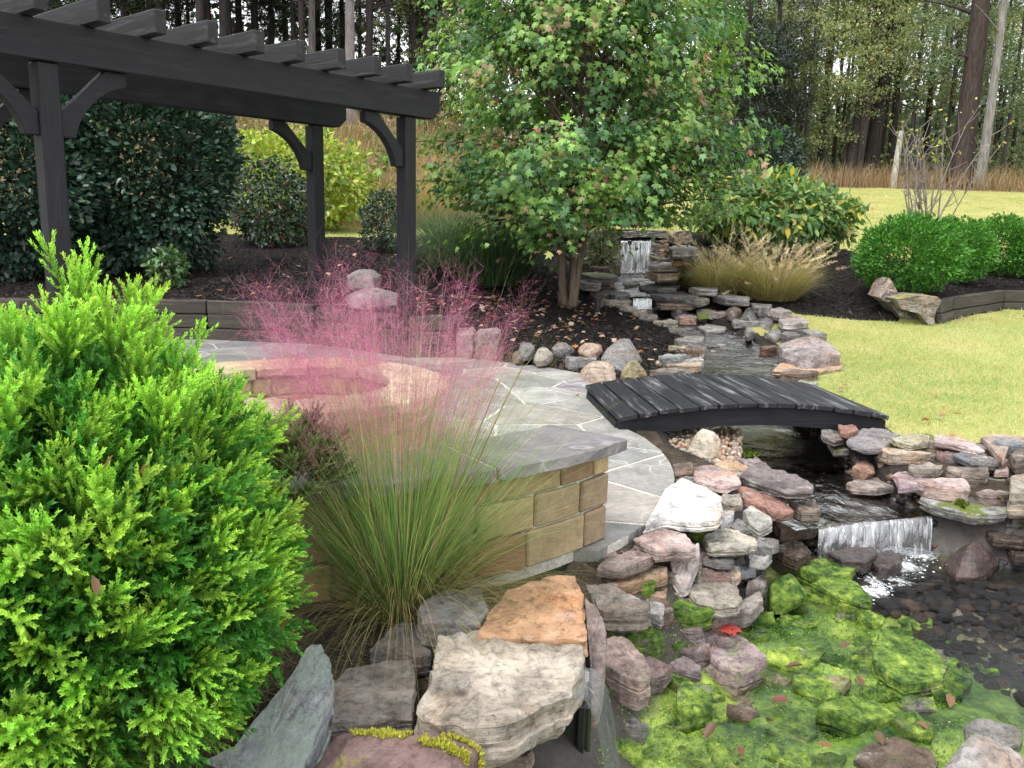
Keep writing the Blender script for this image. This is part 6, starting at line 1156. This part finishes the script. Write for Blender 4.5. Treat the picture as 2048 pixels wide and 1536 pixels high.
# ------------------------------------------------------------------ fallen leaves
def leaf_obj(cols,i):
    c=np.array(cols); me=mesh('fallen_leaf',MAP_V-np.array([0,.45,0])+np.array([[0,0,.10*abs(v[0])*2] for v in MAP_V]),MAP_F,np.repeat(c[None],len(MAP_V),0)); me.materials.append(LF); return me
OVM=[]
for c in [(.16,.09,.06),(.24,.13,.07),(.2,.07,.05)]:
    me=mesh('fallen_leaf',OV_V*[1,1,2.5]-np.array([0,.5,0]),OV_F,np.repeat(np.array(c)[None],len(OV_V),0)); me.materials.append(LF); OVM.append(me)
LFM=[leaf_obj(c,i) for i,c in enumerate([(.55,.33,.27),(.5,.08,.07),(.6,.48,.36),(.55,.22,.08),(.33,.16,.09),(.62,.40,.38)])]
def drop(pts,label,group,sz=(.05,.08),pr=(.28,.12,.3,.1,.08,.12),cat='fallen leaf',ov=False):
    for p in pts:
        o=obj('fallen_leaf',OVM[RNG.integers(3)] if ov else LFM[RNG.choice(6,p=pr)],None,None,(p[0],p[1],p[2])); s=RNG.uniform(*sz); o.scale=(s,s,s); o.rotation_euler=(RNG.normal(0,.3),RNG.normal(0,.3),RNG.uniform(0,6.28)); tag(o,label,cat,group)
pts=[]
while len(pts)<240:
    x=RNG.normal(.3,1.2); y=RNG.normal(10.7,1.0)
    if -1.8<x<2.1 and 8.6<y<13 and zone(np.array([x]),np.array([y]))[0]==1: pts.append((x,y,float(H(x,y))+.025))
drop(pts,'small pale or red maple leaf fallen on the dark mulch under the maple','leaves on the mulch under the maple',(.055,.09))
pts=[]
while len(pts)<60:
    x=RNG.uniform(-3.5,.5); y=RNG.uniform(10.5,16.5)
    if zone(np.array([x]),np.array([y]))[0]==1: pts.append((x,y,float(H(x,y))+.025))
drop(pts,'pale dry leaf fallen on the mulch behind the pergola','leaves on the mulch behind the pergola',(.05,.09),(.2,.03,.5,.17,.05,.05))
pts=[hit(px,py)+[0,0,.035] for px,py in [(1870,795),(1960,742),(1885,830),(1680,785),(1690,776),(1880,840),(1905,880),(1915,828),(1845,650),(1990,760),(1850,848)]]
drop(pts,'brown leaf fallen on the near lawn','leaves on the near lawn',(.05,.08),(.1,0,.1,.2,.6,0))
pts=[hit(RNG.uniform(1680,2045),RNG.uniform(395,460))+[0,0,.05] for _ in range(50)]
drop(pts,'pale leaf fallen on the far sloping lawn','leaves on the far lawn',(.07,.12),(.2,0,.6,.1,.1,0))
pts=[at(px,py,-.43) for px,py in [(1470,1345),(1420,1460),(1690,1290),(1845,1450),(1560,1400),(1650,1490),(1540,1440),(1900,1400),(1760,1475),(1480,1500),(1590,1330),(1850,1330),(1480,1250),(1720,1360)]]
drop(pts,'brown leaf lying on the algae in the pool','leaves on the algae',(.05,.08),ov=True)
pts=[at(1455,1255,-.36),at(1465,1262,-.37),at(1447,1262,-.36)]; drop(pts,'deep red leaf caught between pool stones under the brown slab','red leaves between pool stones',(.06,.08),(0,1,0,0,0,0))
pts=[at(1155,789,.012),at(1240,840,.012),at(1150,700,.1)]; drop(pts[:1],'tiny orange leaf on the flagstones left of the bridge',None,(.04,.05),(0,0,0,1,0,0))
pts=[on(px,py)+[0,0,.03] for px,py in [(455,620),(300,590),(250,598),(330,585),(440,585),(690,545),(672,582),(770,548),(460,520),(505,592),(220,600),(400,596)]]; drop(pts,'orange brown leaf fallen on the mulch above the tie wall','leaves above the tie wall',(.07,.1),(0,0,.1,.6,.3,0))
# dead leaves caught in the conifer
for px,py,lb in [(215,925,'brown leaf caught high in the bright conifer'),(290,935,'small tan leaf caught near the middle of the bright conifer'),(190,1170,'curled brown leaf caught low in the bright conifer'),(567,1250,'tan leaf caught at the right edge of the bright conifer')]:
    d=ray(px,py); d/=np.linalg.norm(d); oc=EYE-cc; bq=d@oc; disc=bq*bq-(oc@oc-.60**2); q=EYE+d*(-bq-math.sqrt(max(disc,0.0))-.02); o=obj('fallen_leaf',OVM[1],None,None,q); o.scale=(.035,.04,.03); o.rotation_euler=(1.1,.2,RNG.uniform(0,6)); tag(o,lb,'fallen leaf')
# ------------------------------------------------------------------ moss cushions, weeds, fittings
TF_V=np.array([(0,0,0),(.22,.5,.03),(0,1,-.03),(-.22,.5,.03)])
def moss(key,poly,n_,cols,size,label,lift=0.0):
    V,o=BIGROCK[key]; x,y=proj(V); m_=inpoly(x,y,poly); S_=V[m_]
    if len(S_)<4: return
    f=np.array([p.vertices[:] if len(p.vertices)==4 else (0,0,0,0) for p in o.data.polygons]); f=f[(f.sum(1)>0)&m_[f].all(1)]
    if len(f)==0: return
    A=V[f]; area=np.linalg.norm(np.cross(A[:,1]-A[:,0],A[:,3]-A[:,0]),axis=1); i=RNG.choice(len(f),n_,p=area/area.sum()); u,v=RNG.random((2,n_,1)); p=A[i,0]*(1-u)*(1-v)+A[i,1]*u*(1-v)+A[i,2]*u*v+A[i,3]*(1-u)*v
    nz=fbm(p*14,3); k=nz>-.12; p=p[k]; nn=np.cross(A[:,1]-A[:,0],A[:,3]-A[:,0]); nn=norm(nn)[i][k]; nn[nn[:,2]<0]*=-1; c=cols(len(p)); p=p+nn*(RNG.random((len(p),1))*.006)
    V2,Fc,C=leafmass(p,nn,len(p),(TF_V,DI_F),size,c,droop=-.3,rand=.7); ob=obj('moss',mesh('moss',V2-np.array(o.location),Fc,C),LFC,o); ob['kind']='stuff'
YM=lambda n_:mixcol(n_,[(3,(.42,.42,.05)),(2,(.52,.48,.09)),(1,(.28,.3,.03))]); GM=lambda n_:mixcol(n_,[(3,(.09,.12,.02)),(2,(.15,.19,.03)),(1,(.05,.07,.015))])
moss('mossfront',[(840,1470),(900,1470),(1000,1510),(1040,1560),(960,1560),(900,1510),(830,1490)],7000,YM,.010,'')
moss('mossfront',[(690,1455),(780,1450),(830,1470),(800,1485),(700,1480)],2200,YM,.010,''); moss('mossfront',[(800,1492),(830,1488),(840,1505),(805,1508)],700,GM,.010,''); moss('mossfront',[(690,1500),(710,1496),(715,1512),(695,1516)],300,GM,.009,'')
moss('moss1',[(1900,925),(1955,930),(1975,948),(1900,945)],1500,GM,.016,''); moss('moss2',[(1852,980),(1905,980),(1918,1000),(1870,1002)],2000,GM,.016,''); moss('moss2',[(1905,1000),(1935,1000),(1940,1020),(1905,1020)],900,GM,.016,'')
def weed(label,base,n_,L,cols,leafy=0):
    base=np.array(base); root=thing('weed',label,'weed',base); az=RNG.uniform(0,6.28,n_); c0=cols(n_); V,Fc,C=blades(np.repeat(base[None],n_,0)+RNG.normal(0,.012,(n_,3))*[1,1,0],az,np.abs(RNG.normal(.3,.2,n_)),RNG.uniform(L*.5,L,n_),RNG.uniform(.003,.006,n_),RNG.uniform(.2,1.2,n_),5,c0,c0*1.2,RNG.uniform(-1,1,n_)); part('blades',V,Fc,GRS,root,C)
    if leafy: 
        p=base+RNG.normal(0,L*.22,(leafy,3))+[0,0,L*.5]; V,Fc,C=leafmass(p,norm(RNG.normal(size=p.shape)+[0,0,.7]),leafy,(OV_V,OV_F),.035,cols(leafy)); part('leaves',V,Fc,LF,root,C)
WG=lambda n_:mixcol(n_,[(2,(.12,.18,.04)),(1,(.3,.28,.1)),(1,(.22,.25,.07))])
weed('small yellow green grass tuft between slabs on the right bank',at(1775,905,-.05),26,.12,WG); weed('leafy weed at the right edge beside the mossy slab',at(2030,1062,-.3),14,.30,WG,60); weed('little seedling growing up the near side of the bridge',at(1378,872,-.14),8,.16,lambda n_:mixcol(n_,[(1,(.05,.09,.03))]),16); weed('tuft of blue green sedge between the pink grass and the stacked slabs',at(1195,1135,-.08),60,.10,lambda n_:mixcol(n_,[(1,(.04,.09,.04))])); weed('grass tuft under the right end of the bridge',at(1745,845,0),40,.09,WG)
weed('low light green plant at the foot of the smaller tan grass',on(1372,560),40,.2,lambda n_:mixcol(n_,[(1,(.2,.3,.08))]),120)
# algae clump by the cream boulder
n_=1400; p=at(1470,905,-.24)+RNG.normal(0,1,(n_,3))*[.07,.05,.006]; V,Fc,C=leafmass(p,norm(RNG.normal(size=(n_,3))+[0,0,1]),n_,(DI_V,DI_F),.02,mixcol(n_,[(1,(.3,.42,.05)),(1,(.18,.3,.04))])); tag(obj('algae_clump',mesh('algae_clump',V,Fc,C),LF),'bright green algae floating beside the rounded cream boulder','algae',kind='stuff')
# algae threads on the pool floor
b=[];
x=RNG.uniform(.3,3.4,70000); y=RNG.uniform(2.2,4.6,70000); m_=inpoly(x,y,POOLP)&((x*.62+y*.5+.3*fbm(np.stack([x*3,y*3,x*0],-1),3))<3.05)&(fbm(np.stack([x*4,y*4,x*0+8],-1),4)>-.08); x,y=x[m_],y[m_]; z=H(x,y); n_=len(x); p=np.c_[x,y,z+.002+RNG.random(n_)*.006]
V,Fc,C=leafmass(p,norm(RNG.normal(size=(n_,3))+[0,0,.8]),n_,(DI_V,DI_F),.009,mixcol(n_,[(3,(.14,.25,.03)),(3,(.22,.34,.04)),(1,(.33,.43,.06)),(3,(.06,.13,.02))])); tag(obj('pool_algae',mesh('pool_algae',V,Fc,C),leaf_mat('wet_algae',.35,.25,.4)),'bright green algae mat over the pool floor','algae',kind='stuff')
# path light under the maple
pl=hit(1194,630); r=thing('path_light','small black garden spotlight on a stake right of the maple trunk','garden light',pl)
for nm,z0,z1,ra in [('stake',-.05,.06,.012),('housing',.055,.2,.042),('hood',.195,.225,.05)]:
    V,Fc=tube([(pl[0],pl[1],pl[2]+z0),(pl[0],pl[1],pl[2]+z1)],[ra,ra],14); Fc=[tuple(f) for f in Fc]+[tuple(range(13,-1,-1)),tuple(range(14,28))]; part(nm,V,Fc,M_BLK,r)

# dry straw and litter round the pink grass and in the near bed
c_=ground_scatter(9000,(-2.2,.5),(1.9,3.4),7); c_=np.concatenate([c_,c_[:400]]); n_=len(c_); az=RNG.uniform(0,6.28,n_); c0=mixcol(n_,[(3,(.24,.18,.10)),(2,(.34,.27,.16)),(2,(.12,.085,.055)),(1,(.14,.15,.06))])
V,Fc,C=blades(c_+[0,0,.004],az,RNG.uniform(.85,1.25,n_),RNG.uniform(.03,.16,n_),RNG.uniform(.0016,.0032,n_),RNG.uniform(-.2,.3,n_),3,c0,c0,RNG.uniform(-1,1,n_)); tag(obj('straw_litter',mesh('straw_litter',V,Fc,C),GRS),'dry straw and grass litter on the soil under the pink grass','litter',kind='stuff')
